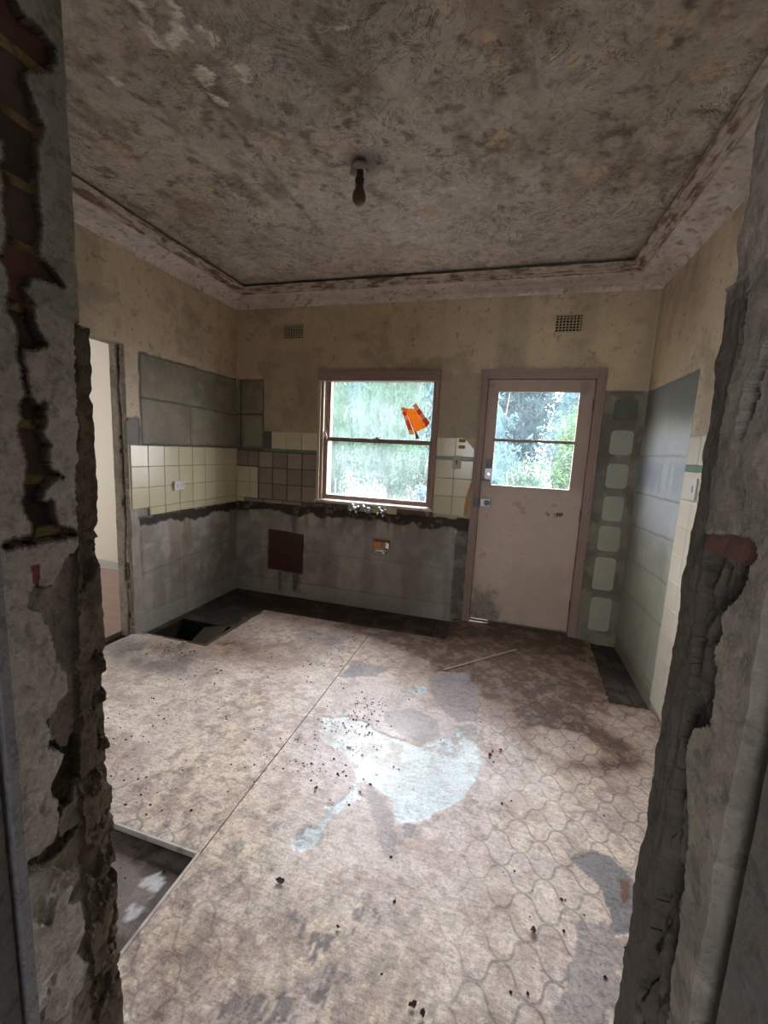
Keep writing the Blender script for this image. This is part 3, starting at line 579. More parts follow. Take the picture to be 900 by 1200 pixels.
# back wall (s = x)
WX0, WX1, WZ0, WZ1 = .872, 1.94, .952, 2.105
DX0, DX1, DZ1 = 2.325, 3.155, 2.065
def bw_zones(x, z):
    mark = rect(x, z, -.1, .297, 1.384, 2.04, .004, .006)
    low = (1-ss(.868, .874, z))*(1-ss(2.17, 2.175, x+.02*(fbm(x, z, 9, 3, 310)-.5)))
    tilebed = np.maximum(rect(x, z, .0, .872, .885, 1.40, .004, .004), 0)
    strip = rect(x, z, 3.18, 4, -.1, 1.962, .004, .008)
    doorside = rect(x, z, 2.172, 2.33, -.1, .90, .003, .01)
    sc = scar(x, z, .862, .022, 320)*(x < 2.27)
    below = rect(x, z, .855, 1.965, .865, .957, .004, .012)
    sq = rect(x, z, .297, .38, 1.40, 1.565, .003, .003)
    return mark, low, tilebed, strip, doorside, sc, below, sq
def bw_col(x, z, h):
    mark, low, tb, strip, ds, sc, below, sq = bw_zones(x, z)
    c = cream(x, z, 400)
    # patch of thinner paint between window and door
    c = mix(c, (.36, .325, .245), rect(x, z, 1.955, 2.28, 1.56, 2.09, .006, .01)*.7)
    c = mix(c, (.34, .28, .19), rect(x, z, .30, .86, 1.56, 2.3, .05, .02)*.35)
    g = cement(x, z, 420, (.25, .235, .175)); g = mix(g, (.05, .045, .035), np.maximum(groove(z, 1.715, .014, x, z), groove(x, .045, .014, x, z)))
    g = mix(g, (.33, .32, .22), rect(x, z, .08, .27, 1.43, 1.68, .012, .02)*.6)
    out = rect(x, z, -.1, .297, 1.384, 2.04, .004, .006)-rect(x, z, -.1, .285, 1.396, 2.028, .006, .006); g = mix(g, (.04, .04, .03), np.clip(out, 0, 1)*.8)
    c = c*(1-mark[..., None])+g*mark[..., None]
    c = mix(c, (.10, .085, .075), tb)
    c = mix(c, (.105, .085, .072), sq)
    lc = cement(x, z, 440)
    lc = mix(lc, (.20, .205, .19), groove(z, .44, .01, x, z, 331)*.6)
    lc = mix(lc, (.42, .42, .39), rect(x, z, .0, 2.1, -.1, .115, .006, .01)*.55); lc = mix(lc, (.16, .15, .13), groove(z, .118, .009, x, z, 335)*.6)
    st = fbm(x*14, z*1.1, 1, 4, 450)
    lc = mix(lc, (.15, .095, .05), np.clip(ss(.44, .56, st)*(rect(x, z, .42, .66, .60, .88, .02, .02)+rect(x, z, .44, .70, .02, .22, .02, .03)), 0, 1)*.85)
    lc = mix(lc, (.14, .11, .08), ss(.53, .62, st)*ss(.55, .88, z)*.7)
    lc = mix(lc, (.25, .24, .22), rect(x, z, 1.75, 2.2, .0, .9, .15, .05)*.4)
    c = c*(1-low[..., None])+lc*low[..., None]
    c = mix(c, (.13, .115, .10), ds); c = mix(c, (.20, .19, .17), ds*ss(.5, .6, fbm(x, z, 14, 4, 461)))
    c = mix(c, (.14, .085, .065), below); c = mix(c, (.33, .25, .21), below*ss(.58, .66, fbm(x, z, 22, 4, 470)))
    c = mix(c, (.045, .034, .026), sc); c = mix(c, (.22, .18, .14), sc*ss(.6, .66, fbm(x, z, 26, 3, 474))*.7)
    s_ = cement(x, z, 480, (.23, .21, .16)); s_ = mix(s_, (.10, .085, .06), ss(.5, .62, fbm(x, z, 8, 4, 488))*.6)
    c = c*(1-strip[..., None])+s_*strip[..., None]
    c = mix(c, (.54, .47, .34), np.maximum(ss(.012, .004, x), ss(W-.014, W-.005, x))*(z > 1.95)*.5)
    return c
def bw_h(x, z):
    mark, low, tb, strip, ds, sc, below, sq = bw_zones(x, z)
    h = .0015*(fbm(x, z, 8, 4, 500)-.5)
    h = h-.004*mark-.009*tb-.006*low-.012*ds-.014*sc-.01*below-.01*sq-.005*strip
    h = h-.003*groove(z, .44, .008, x, z, 331)*low-.004*np.maximum(groove(z, 1.715, .01, x, z), groove(x, .045, .01, x, z))*mark
    return h+.006*(ds+sc+below)*(fbm(x, z, 22, 4, 505)-.5)
VENTS = ((.492, .692, 2.393, 2.516), (2.803, 2.997, 2.389, 2.512))
def bw_mask(x, z):
    k = np.ones(x.shape, bool)
    for a, b, c, d in VENTS: k &= ~((x > a+.006) & (x < b-.006) & (z > c+.006) & (z < d-.006))
    return k & ~((x > WX0) & (x < WX1) & (z > WZ0) & (z < WZ1)) & ~((x > DX0) & (x < DX1) & (z < DZ1))
wall_back = field('wall_back', axis(-.03, W+.03, .009, (WX0, WX1, DX0, DX1)), axis(-.06, H+.02, .009, (WZ0, WZ1, DZ1)), lambda u, v, h: (u, -h, v), M['wall'],
                  Hf=bw_h, colf=bw_col, rghf=lambda x, z: .72-.12*(z > 1)+.1*(fbm(x, z, 6, 3, 509)-.5), maskf=bw_mask, skirt=(0, .25, 0), skirtcol=(.25, .18, .13))
structure(wall_back, 'cream back wall with grey render where cupboards and tiles were', 'wall')

# left wall (s = y, runs from the back corner towards the viewer), doorway with raw brick edge
OY0, OY1, OZ = -2.06, -1.236, 2.06
def lw_zones(y, z):
    mark = rect(y, z, -1.125, .1, 1.388, 2.04, .004, .006)
    low = (1-ss(.865, .872, z))*ss(-1.165, -1.16, y)
    sq = rect(y, z, -1.26, -1.128, 1.39, 1.578, .003, .004)
    col = rect(y, z, -1.26, -1.163, -.1, .93, .003, .006)
    tb = rect(y, z, -1.222, .1, .855, 1.39, .003, .003)
    sc = scar(y, z, .846, .010, 540)*(y > -1.165)
    return mark, low, sq, col, tb, sc
def lw_col(y, z, h):
    mark, low, sq, col, tb, sc = lw_zones(y, z)
    c = cream(y, z, 600)
    g = cement(y, z, 620, (.25, .235, .175)); gr = np.maximum(groove(z, 1.715-.02*(y+.5), .013, y, z, 541), groove(y, -.62, .010, y, z, 543)*(z < 1.715))
    gr = np.maximum(gr, groove(y, -.16, .008, y, z, 544)*(z < 1.7)*.7)
    g = mix(g, (.045, .042, .034), gr)
    g = mix(g, (.32, .315, .225), rect(y, z, -.60, -.02, 1.42, 1.70, .03, .03)*.5)
    g = mix(g, (.22, .155, .09), ss(.56, .66, fbm(y, z, 6, 4, 628))*.35)
    out = mark-rect(y, z, -1.10, .1, 1.402, 2.025, .006, .006); g = mix(g, (.05, .05, .038), np.clip(out, 0, 1)*.8)
    c = c*(1-mark[..., None])+g*mark[..., None]
    c = mix(c, (.16, .15, .14), sq); c = mix(c, (.28, .27, .23), tb)
    lc = cement(y, z, 640, (.39, .365, .325)); st = fbm(y*12, z*1.0, 1, 4, 650)
    lc = mix(lc, (.15, .14, .125), np.maximum(groove(z, .47+.06*(y+.5), .012, y, z, 651), groove(y, -.72, .01, y, z, 653)*(z < .45))*.6)
    lc = mix(lc, (.19, .13, .075), ss(.5, .58, st)*ss(.1, .85, z)*.6)
    lc = mix(lc, (.40, .395, .36), (1-ss(.118, .124, z))*.5)
    lc = mix(lc, (.20, .19, .17), groove(z, .122, .008, y, z, 655)*.6)
    c = c*(1-low[..., None])+lc*low[..., None]
    cc = cement(y, z, 660, (.37, .34, .30)); c = c*(1-col[..., None])+cc*col[..., None]
    c = mix(c, (.042, .032, .025), sc)
    return mix(c, (.54, .47, .34), ss(-.012, -.004, y)*(z > 2.04)*.5)
def lw_h(y, z):
    mark, low, sq, col, tb, sc = lw_zones(y, z)
    h = .0015*(fbm(y, z, 8, 4, 700)-.5)-.004*mark-.008*low-.010*sq-.009*tb-.013*sc
    h = h+col*(.006*(fbm(y, z, 12, 4, 703)-.5)+.006*ss(.45, .55, fbm(y*.3, z, 9, 3, 706)))
    return h-.004*groove(z, 1.715-.02*(y+.5), .01, y, z, 541)*mark-.003*groove(z, .47+.06*(y+.5), .01, y, z, 651)*low+.006*sc*(fbm(y, z, 25, 3, 708)-.5)
def lw_mask(y, z):
    a, b = wob(y, z, .006, 16, 720); b = z+(b-z)*.6
    return ~((a > OY0) & (a < OY1-.0) & (z < OZ))
wall_left = field('wall_left', axis(-3.25, .03, .009, (OY0, OY1)), axis(-.06, H+.02, .009, (OZ,)), lambda u, v, h: (h, u, v), M['wall'],
                  Hf=lw_h, colf=lw_col, rghf=lambda y, z: .72-.1*(z > 1.4), maskf=lw_mask, skirt=(-.032, 0, 0), skirtcol=(.36, .31, .24))
structure(wall_left, 'left wall with tile block and cupboard outline beside a raw doorway', 'wall')
# core of that wall round the doorway: raw reveal with a ragged fissure
def fiss(x, z): return -.055+.018*(fbm(z, z*0, 5, 4, 730)-.5)*2
def lr_h(x, z):
    d = np.abs(x-fiss(x, z)); wdt = .004+.012*fbm(z, z*0+3, 11, 3, 735)*ss(.3, 1.1, z)
    h = -.016*ss(wdt+.004, wdt*.5, d)+.007*(fbm(x, z, 16, 4, 738)-.5)
    h = h-.012*ss(.62, .66, fbm(x*.4, z, 14, 3, 741))*(x > -.075)
    return h
def lr_col(x, z, h):
    c = cement(x, z, 745, (.40, .37, .32)); c = mix(c, (.50, .45, .38), (x < fiss(x, z))*.6)
    c = mix(c, (.24, .22, .19), (x > -.03)*.5)
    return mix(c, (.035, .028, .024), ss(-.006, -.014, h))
field('doorway_reveal', axis(-.13, -.004, .0035), axis(-.03, OZ, .006), lambda u, v, h: (u, OY1-.002+h*-1.0, v), M['jamb'], Hf=lambda x, z: lr_h(x, z), colf=lr_col, parent=wall_left)
bm = bmesh.new(); bxm(bm, -.13, -.03, OY1+.015, .0, -.06, H); bxm(bm, -.13, -.03, -3.25, OY0, -.06, H); bxm(bm, -.13, -.03, OY0, OY1+.015, OZ, H)
obj('wall_core', bm, plain('raw_wall_core', (.27, .23, .19), .9, vary=.6, scale=30, bs=.5), wall_left)

M['gloss_wall'] = attr_mat('gloss_painted_wall', 45, .30, .18, .004, spec=1.0)
# right wall (s = y)
def rw_zones(y, z):
    pan = rect(y, z, -.868, .1, -.1, 1.955, .004, .006)
    tb = rect(y, z, -1.9, -.872, -.1, 1.592, .002, .002)
    return pan, tb
RG = (1.745, 1.485, 1.22, .985, .73, .475, .09)
def rw_gr(y, z):
    g = 0*y
    for k, a in enumerate(RG[1:]): g = np.maximum(g, groove(z, a-.03*(y+.4)*(k > 1), .008, y, z, 760+k))
    return g
def rw_col(y, z, h):
    pan, tb = rw_zones(y, z); c = cream(y, z, 800)
    p = cement(y, z, 820, (.34, .355, .30)); p = mix(p, (.47, .53, .57), ss(.85, 1.1, z)*ss(1.75, 1.55, z)*.85)  # pale blue sheen from the door glass painted into the panel colour
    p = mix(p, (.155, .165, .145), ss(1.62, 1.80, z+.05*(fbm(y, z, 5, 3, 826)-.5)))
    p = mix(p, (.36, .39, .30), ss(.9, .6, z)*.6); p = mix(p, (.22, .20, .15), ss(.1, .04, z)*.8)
    p = mix(p, (.22, .28, .37), ss(.48, .58, fbm(y*9, z*1.2, 1, 4, 829))*ss(1.22, 1.3, z)*ss(1.5, 1.4, z)*.6)  # darker blue streaks of that reflection, painted in too
    p = mix(p, (.10, .095, .075), rw_gr(y, z)*.75)
    out = pan-rect(y, z, -.856, .1, -.1, 1.943, .004, .006); p = mix(p, (.09, .09, .075), np.clip(out, 0, 1)*.7)
    c = c*(1-pan[..., None])+p*pan[..., None]
    c = mix(c, (.44, .42, .34), tb)
    return c
def rw_h(y, z):
    pan, tb = rw_zones(y, z)
    return .0015*(fbm(y, z, 8, 4, 840)-.5)-.005*pan-.008*tb-.003*rw_gr(y, z)*pan+.003*pan*(fbm(y, z, 3.5, 3, 845)-.5)
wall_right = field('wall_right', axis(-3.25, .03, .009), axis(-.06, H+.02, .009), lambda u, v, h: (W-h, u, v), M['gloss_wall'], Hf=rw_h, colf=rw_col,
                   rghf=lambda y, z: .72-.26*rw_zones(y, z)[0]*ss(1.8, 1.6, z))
structure(wall_right, 'right wall with a tall glossy grey green panel beside the door', 'wall')
box('wall_backing', (W+.03, W+.12, -3.3, .25, -.1, H+.02), M['hall'], wall_right)

# ------------------------------------------------------------------ near wall with the stripped doorway the viewer stands in
ZH = 2.15
bm = bmesh.new(); bxm(bm, 0, XL-.045, -3.30, YF, -.06, H+.01); bxm(bm, XR+.045, W+.9, -3.30, YF, -.06, H+.01); bxm(bm, XL-.045, XR+.045, -3.30, YF, ZH, H+.01)
wall_front = structure(obj('wall_front', bm, M['hall']), 'near wall with stripped doorway reveals of broken plaster and brick', 'wall')
def strip_edge(z, pts): 
    zz = np.array([p[1] for p in pts])[::-1]; yy = np.array([p[0] for p in pts])[::-1]; return np.interp(z, zz, yy)
JZ = 1.708
def lj(y, z):
    a, b = wob(y, z, .006, 40, 900); a = a+.004*(fbm(y, z, 190, 2, 905)-.5); b = b+.006*(fbm(y, z, 170, 2, 907)-.5)
    ex = inpoly(a, b, D['Lexp']); mid = inpoly(a, b, D['Lmid']); deep = inpoly(a, b, D['Ldeep'])
    st = (a > strip_edge(z, D['Lstrip'])) & (z < 1.618+.004*np.sin(y*300))
    return ex, mid, deep, st
def lj_h(y, z):
    ex, mid, deep, st = lj(y, z)
    n = fbm(y, z, 14, 4, 910)-.5; m = fbm(y, z, 60, 4, 915)-.5
    h = .012*n+.0025*m
    h = h-.010*ss(.62, .70, fbm(y, z*.7, 16, 4, 917))*(z < 1.2)
    h = np.where(mid, -.016+.012*n+.008*m, h); h = np.where(deep, -.026+.03*m, h)
    j = np.abs(((z-JZ+.0433) % .0866)-.0433) < .009
    h = np.where(ex, np.where(j, -.012, -.019)+.008*m, h)
    rough = fbm(y, z*.6, 30, 5, 920)
    joint = np.minimum(np.abs(((z-1.503+.12) % .24)-.12)/.012, 1)
    h = np.where(st, -.004-.012*ss(.5, .62, rough)*(.3+.7*(z < 1.25))-.008*(1-joint)+.008*m, h)
    near = y < -3.150
    h = np.where(near & (z < 1.265), np.where(y > -3.166, .004, np.where(y > -3.172, -.012, -.006))+.001*m, h)
    ext = ss(-3.0, -3.15, y)*0
    return h+ext
def rim_of(mask, n):
    r = mask.copy()
    for k in range(n): r = r | np.roll(r, 1, 0) | np.roll(r, -1, 0) | np.roll(r, 1, 1) | np.roll(r, -1, 1)
    return r & ~mask
def lj_col(y, z, h):
    ex, mid, deep, st = lj(y, z); rim = rim_of(ex, 2); rim2 = rim_of(mid | deep, 1)
    m = fbm(y, z, 40, 4, 930); n = fbm(y, z, 9, 4, 933)
    c = np.zeros(y.shape+(3,))+np.array([.42, .395, .36])
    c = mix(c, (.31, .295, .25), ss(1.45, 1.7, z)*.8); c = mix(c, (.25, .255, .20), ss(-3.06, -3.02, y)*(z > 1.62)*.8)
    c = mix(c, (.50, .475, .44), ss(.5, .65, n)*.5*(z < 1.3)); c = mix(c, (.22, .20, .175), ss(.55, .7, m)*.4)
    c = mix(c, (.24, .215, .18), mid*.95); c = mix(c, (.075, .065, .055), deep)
    j = np.abs(((z-JZ+.0433) % .0866)-.0433) < .011
    c = mix(c, (.13, .108, .085), rim*.9); c = mix(c, (.20, .175, .145), (rim2 & ~ex)*.6)  # broken plaster edges, darkened to stand in for their shadow
    c = mix(c, (.07, .05, .042), ex); c = mix(c, (.24, .17, .085), (ex & j)*ss(.3, .5, m))
    c = mix(c, (.12, .095, .07), st); c = mix(c, (.18, .15, .11), st*ss(.5, .62, n)*.8)
    c = mix(c, (.19, .065, .05), patch(y, z, D['Lredbrick'], .004, 40)); c = mix(c, (.60, .63, .63), patch(y, z, D['Lwhite'], .006, 40))
    near = (y < -3.150) & (z < 1.265); c = mix(c, (.26, .27, .29), near*(y > -3.166)); c = mix(c, (.18, .185, .19), near*(y <= -3.166))
    return c
def jmask(y, z): return ~((y > YF) & (z > 1.618))
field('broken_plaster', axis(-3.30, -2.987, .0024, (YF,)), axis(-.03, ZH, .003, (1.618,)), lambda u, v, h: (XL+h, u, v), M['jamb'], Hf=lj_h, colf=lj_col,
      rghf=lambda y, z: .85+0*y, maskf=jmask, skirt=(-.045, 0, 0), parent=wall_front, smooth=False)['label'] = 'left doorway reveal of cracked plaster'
def rj(y, z):
    a, b = wob(y, z, .005, 40, 950); a = a+.004*(fbm(y, z, 190, 2, 955)-.5); b = b+.006*(fbm(y, z, 170, 2, 957)-.5)
    near = inpoly(a, b, D['Rnear']) | ((a < -3.13) & (z > 1.4)); mid = inpoly(a, b, D['Rmid']) | ((z > 1.612) & (a > -3.10))
    st = (a > strip_edge(z, D['Rstrip'])) & (z < 1.632)
    return near, mid, st
def rj_h(y, z):
    near, mid, st = rj(y, z)
    n = fbm(y, z, 13, 4, 960)-.5; m = fbm(y, z, 60, 4, 965)-.5; v = fbm(y*2.2, z*.5, 40, 4, 968)-.5
    hol = -.026+.05*v+.012*m
    up = ss(1.30, 1.42, z); hol = hol*(.75+.4*up)
    h = np.where(near, .012*n+.0025*m, np.where(mid & (z > 1.36), -.003+.016*n+.003*m, np.clip(hol, -.042, -.006)))
    h = np.where(st & ~near, -.008+.010*v+.004*m, h)
    g = (y < -3.166) & (y > -3.202) & (z < 1.5)
    h = np.where(g, -.032+.001*m, h)
    return np.where((y <= -3.202) & (z < 1.5), .002*n+.001*m, h)
def rj_col(y, z, h):
    near, mid, st = rj(y, z); m = fbm(y, z, 40, 4, 980); n = fbm(y, z, 10, 4, 983)
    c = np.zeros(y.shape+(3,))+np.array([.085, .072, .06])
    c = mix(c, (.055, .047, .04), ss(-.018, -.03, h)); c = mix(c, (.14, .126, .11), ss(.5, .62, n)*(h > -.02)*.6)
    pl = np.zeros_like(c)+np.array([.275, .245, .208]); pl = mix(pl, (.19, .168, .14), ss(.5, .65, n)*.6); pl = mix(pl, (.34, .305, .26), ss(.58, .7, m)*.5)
    k = (near | (mid & (z > 1.36)))[..., None]; c = np.where(k, pl, c)
    c = mix(c, (.09, .077, .062), (st & ~near)*.8)
    c = mix(c, (.14, .055, .04), patch(y, z, D['Rbrick'], .004, 40))
    g = (y < -3.166) & (y > -3.202) & (z < 1.5); c = mix(c, (.13, .125, .105), g*.9)
    return mix(c, (.135, .126, .118), (y <= -3.202)*.85)
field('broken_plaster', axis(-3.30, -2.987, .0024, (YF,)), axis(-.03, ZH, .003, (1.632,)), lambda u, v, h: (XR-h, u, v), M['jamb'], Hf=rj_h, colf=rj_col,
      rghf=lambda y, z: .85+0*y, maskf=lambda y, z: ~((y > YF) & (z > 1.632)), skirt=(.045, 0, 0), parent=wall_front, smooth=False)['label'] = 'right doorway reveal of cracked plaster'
# bricks laid bare in the left reveal, one in the right
rb = random.Random(3)
def brick_mesh(seed):
    bm = bmesh.new(); bxm(bm, -.05, .05, -.055, .055, -.0365, .0365)
    bmesh.ops.subdivide_edges(bm, edges=list(bm.edges), cuts=3, use_grid_fill=True)
    r = random.Random(seed)
    for v in bm.verts: v.co += Vector((r.uniform(-1, 1), r.uniform(-1, 1), r.uniform(-1, 1)))*.0028
    me = bpy.data.meshes.new('brick'); bm.to_mesh(me); bm.free(); return me
bmsh = [brick_mesh(k) for k in range(4)]
for me in bmsh[:3]: me.materials.append(M['brick'])
bmsh[3].materials.append(M['brick_red'])
k = 0; z = JZ-.0433-.0866*5
while z < ZH-.04:
    for yc in (-3.072, -3.185) if k % 2 else (-3.088, -3.203):
        red = (k in (5, 9) and yc > -3.1) or k == 5
        o = link(bpy.data.objects.new('brick', bmsh[3] if red else bmsh[(k+int(yc*100)) % 3]), wall_front)
        o.location = (XL-.0645+rb.uniform(-.003, .003), yc, z); o.rotation_euler = (0, rb.uniform(-.03, .03), rb.uniform(-.04, .04))
    z += .0866; k += 1
o = link(bpy.data.objects.new('brick', bmsh[3]), wall_front); o.location = (XR+.066, -3.085, 1.372); o.rotation_euler = (.05, .1, .12)

# ------------------------------------------------------------------ cornice, dropped a little from the ceiling so a dark gap shows
PR = np.array([(-.01, 2.660), (.004, 2.663), (.010, 2.676), (.03, 2.690), (.08, 2.705), (.14, 2.718), (.172, 2.727), (.178, 2.722), (.188, 2.724), (.192, 2.733), (.206, 2.738), (.214, 2.735), (.22, 2.744), (.242, 2.750), (.25, 2.752), (.257, 2.757), (.257, 2.764), (.20, 2.766)])
AL = np.concatenate([[0], np.cumsum(np.hypot(*np.diff(PR, axis=0).T))])
sv = np.unique(np.concatenate([AL, np.linspace(0, AL[-1], 40)]))
def cornice(n, mapxy, L, label, seed):
    def mp(t, s, h):
        d = np.interp(s, AL, PR[:, 0]); zz = np.interp(s, AL, PR[:, 1]); x, y = mapxy(t, d); return x, y, zz+h
    def ch(t, s): return .0025*(fbm(t*L, s, 5, 4, seed)-.5)-.002*ss(.6, .66, fbm(t*L*1.5, s*6, 6, 4, seed+3))*(s > AL[6])
    def cc(t, s, h):
        x = t*L; c = np.zeros(t.shape+(3,))+np.array([.66, .595, .55])
        c = mix(c, (.52, .44, .385), ss(.45, .62, fbm(x, s*2, 5, 5, seed+5))*.7); c = mix(c, (.68, .62, .58), ss(.5, .65, fbm(x*.6, s*9, 3, 4, seed+8))*.5)
        up = ss(AL[6]-.01, AL[7]+.01, s); c = mix(c, (.46, .38, .315), up*.65)
        c = mix(c, (.14, .075, .045), up*ss(.5, .62, fbm(x*1.6, s*8, 6, 4, seed+12))*.85)
        c = mix(c, (.42, .36, .29), up*ss(.6, .68, fbm(x*2, s*22, 7, 3, seed+14))*.7)
        return mix(c, (.13, .10, .08), ss(.70, .76, fbm(x, s, 24, 3, seed+17))*.6)
    o = field('trim_%d' % n, np.linspace(0, 1, int(L/.02)), sv, mp, M['cornice'], Hf=ch, colf=cc, rghf=lambda t, s: .75+0*t)
    return structure(o, label, 'cornice')
cornice(1, lambda t, d: (d+t*(W-2*d), -d), W, 'moulded cornice along the back wall above window and door', 1000)
cornice(2, lambda t, d: (d, -3.01+d+t*(3.01-2*d)), 3.01, 'moulded cornice along the left wall with nail stains', 1050)
cornice(3, lambda t, d: (W-d, -3.01+d+t*(3.01-2*d)), 3.01, 'wide moulded cornice along the right wall', 1100)
cornice(4, lambda t, d: (d+t*(W-2*d), -3.01+d), W, 'moulded cornice along the near wall above the viewer', 1150)

# ------------------------------------------------------------------ next room through the left doorway and hall behind the viewer
bm = bmesh.new(); bxm(bm, -3.5, -.13, -.10, 0, -.1, H+.02); s1 = structure(obj('wall_next_room', bm, M['next_wall']), 'pale wall of the next room seen through the left doorway', 'wall')
bm = bmesh.new(); bxm(bm, -3.5, -.13, -.118, -.10, 0, .10); structure(obj('baseboard_next_room', bm, M['skirting'], None, .004), 'grey skirting board in the room through the left doorway', 'skirting')
bm = bmesh.new(); bxm(bm, -3.5, -.13, -3.3, -.10, -.06, 0); structure(obj('floor_next_room', bm, M['next_floor']), 'worn reddish floor of the room through the left doorway', 'floor')
bm = bmesh.new(); bxm(bm, -3.5, -3.4, -3.3, -1.9, -.1, H+.02); bxm(bm, -3.5, -3.4, -1.1, 0, -.1, H+.02); bxm(bm, -3.5, -3.4, -1.9, -1.1, -.1, 1.1); bxm(bm, -3.5, -3.4, -1.9, -1.1, 2.0, H+.02)
bxm(bm, -3.5, -.13, -3.4, -3.3, -.1, H+.02)
structure(obj('wall_far_side', bm, M['next_wall']), 'window wall of the next room', 'wall')
bm = bmesh.new(); bxm(bm, .7, .8, -6.3, -3.30, -.1, H+.02); bxm(bm, 4.3, 4.4, -6.3, -3.30, -.1, H+.02)
bxm(bm, .8, 1.2, -6.3, -6.2, -.1, H+.02); bxm(bm, 1.9, 4.3, -6.3, -6.2, -.1, H+.02); bxm(bm, 1.2, 1.9, -6.3, -6.2, -.1, 1.1); bxm(bm, 1.2, 1.9, -6.3, -6.2, 1.9, H+.02)  # unseen window opening added here, sized to light the near wall
structure(obj('wall_hall', bm, M['hall']), 'hall walls with an added, unseen window behind the viewer', 'wall')
bm = bmesh.new(); bxm(bm, .7, 4.4, -6.3, -3.40, -.08, -.01); structure(obj('floor_hall', bm, M['next_floor']), 'hall floor behind the viewer', 'floor')

# ------------------------------------------------------------------ window_1: double hung sash window
win = structure(empty('window_1', ((WX0+WX1)/2, 0, WZ0)), 'pink brown double hung window with two dusty panes', 'window')
def part(name, boxes, mat, parent, bevel=.002):
    bm = bmesh.new()
    for b in boxes: bxm(bm, *b)
    o = obj(name, bm, mat, None, bevel); o.parent = parent
    off = parent.matrix_world.translation if parent.parent is None else parent.parent.matrix_world.translation
    o.matrix_parent_inverse = Matrix.Translation(-Vector(parent_loc(parent))); return o
def parent_loc(p):
    l = Vector((0, 0, 0))
    while p is not None:
        if p.type == 'EMPTY': l += p.location
        p = p.parent
    return l
part('head_board', [(.858, 1.958, -.03, .012, 2.022, 2.112)], M['frame_wood_h'], win, .004)
part('jamb_lining', [(.872, .896, 0, .24, .955, 2.10)], M['frame_wood'], win)
part('jamb_lining', [(1.934, 1.945, 0, .24, .955, 2.10)], M['frame_wood'], win)
part('head_lining', [(.872, 1.94, .012, .24, 2.085, 2.108)], M['frame_wood_h'], win)
part('architrave', [(.857, .884, -.014, .002, .955, 2.022)], M['frame_cream'], win, .003)
part('architrave', [(1.932, 1.956, -.014, .002, .955, 2.022)], M['frame_wood'], win, .003)
part('stop_bead', [(.894, .908, .004, .028, .96, 2.03)], M['frame_cream'], win)
part('stop_bead', [(1.922, 1.934, .004, .028, .96, 2.03)], M['frame_wood'], win)
part('parting_bead', [(.896, .906, .064, .072, .96, 2.09)], M['frame_cream'], win, .001)
part('window_sill', [(.850, 1.962, -.036, .03, .934, .958)], M['white_edge'], win, .004)
part('outer_sill', [(.872, 1.94, .03, .27, .925, .957)], M['frame_wood_h'], win, .003)
def sash(name, x0, x1, y0, y1, z0, z1, sw, br, tr, gy):
    e = empty(name, (0, 0, 0), win); e.matrix_parent_inverse = Matrix.Translation(-win.location)
    def sp_(n, b, m): 
        o = box(n, b, m, None, .003); o.parent = e; return o
    sp_('stile', (x0, x0+sw, y0, y1, z0, z1), M['frame_wood']); sp_('stile', (x1-sw, x1, y0, y1, z0, z1), M['frame_wood'])
    sp_('rail', (x0+sw, x1-sw, y0, y1, z0, z0+br), M['frame_wood_h']); sp_('rail', (x0+sw, x1-sw, y0, y1, z1-tr, z1), M['frame_wood_h'])
    g = box('glass_pane', (x0+sw-.004, x1-sw+.004, gy, gy+.003, z0+br-.004, z1-tr+.004), M['glass'], None); g.parent = e
    return e
lo = sash('lower_sash', .904, 1.930, .030, .063, .962, 1.535, .040, .045, .038, .046)
upS = sash('upper_sash', .904, 1.930, .072, .105, 1.500, 2.085, .042, .036, .055, .088)
bm = bmesh.new(); bxm(bm, 1.385, 1.445, .034, .06, 1.535, 1.542); cylm(bm, (1.415, .047, 1.542), (0, 0, 1), .013, .010, 16); bxm(bm, 1.40, 1.455, .04, .052, 1.548, 1.555)
o = obj('sash_lock', bm, M['lock'], None, .001); o.parent = lo
bm = bmesh.new()
for i in range(7):
    a0 = i/7*1.5; c0 = Vector((.915+.03*(1-math.cos(a0)), .028, 1.505+.07*math.cos(a0*1.05)))
    bxm(bm, c0.x-.007, c0.x+.007, .022, .032, c0.z-.009, c0.z+.009)
o = obj('sash_horn', bm, M['white_edge'], None, .002); o.parent = lo

# ------------------------------------------------------------------ door_1: half glazed back door
door = structure(empty('door_1', (2.74, 0, 0)), 'pinkish half glazed back door with worn paint at its foot', 'door')
def dpart(name, boxes, mat, bevel=.003, parent=None):
    bm = bmesh.new()
    for b in boxes: bxm(bm, *b)
    o = obj(name, bm, mat, None, bevel); p = parent or door; o.parent = p
    if p is door: o.matrix_parent_inverse = Matrix.Translation(-door.location)
    return o
dpart('architrave', [(2.281, 2.330, -.016, .0, 0, 2.115), (2.281, 2.300, -.024, -.012, 0, 2.115)], M['frame_wood'])
dpart('architrave', [(3.150, 3.199, -.016, .0, 0, 2.115), (3.180, 3.199, -.024, -.012, 0, 2.115)], M['frame_wood'])
dpart('architrave', [(2.331, 3.149, -.016, .0, 2.062, 2.1148), (2.301, 3.179, -.0238, -.0162, 2.096, 2.1148)], M['frame_wood_h'])
dpart('jamb_lining', [(2.322, 2.342, -.008, .22, 0, 2.065), (2.342, 2.356, .067, .22, 0, 2.05)], M['frame_wood'])
dpart('jamb_lining', [(3.138, 3.158, -.008, .22, 0, 2.065), (3.124, 3.138, .067, .22, 0, 2.05)], M['frame_wood'])
dpart('head_lining', [(2.342, 3.138, -.008, .22, 2.048, 2.067), (2.356, 3.124, .067, .22, 2.034, 2.048)], M['frame_wood_h'])
GX0, GX1, GZ0, GZ1 = 2.430, 3.035, 1.197, 1.952
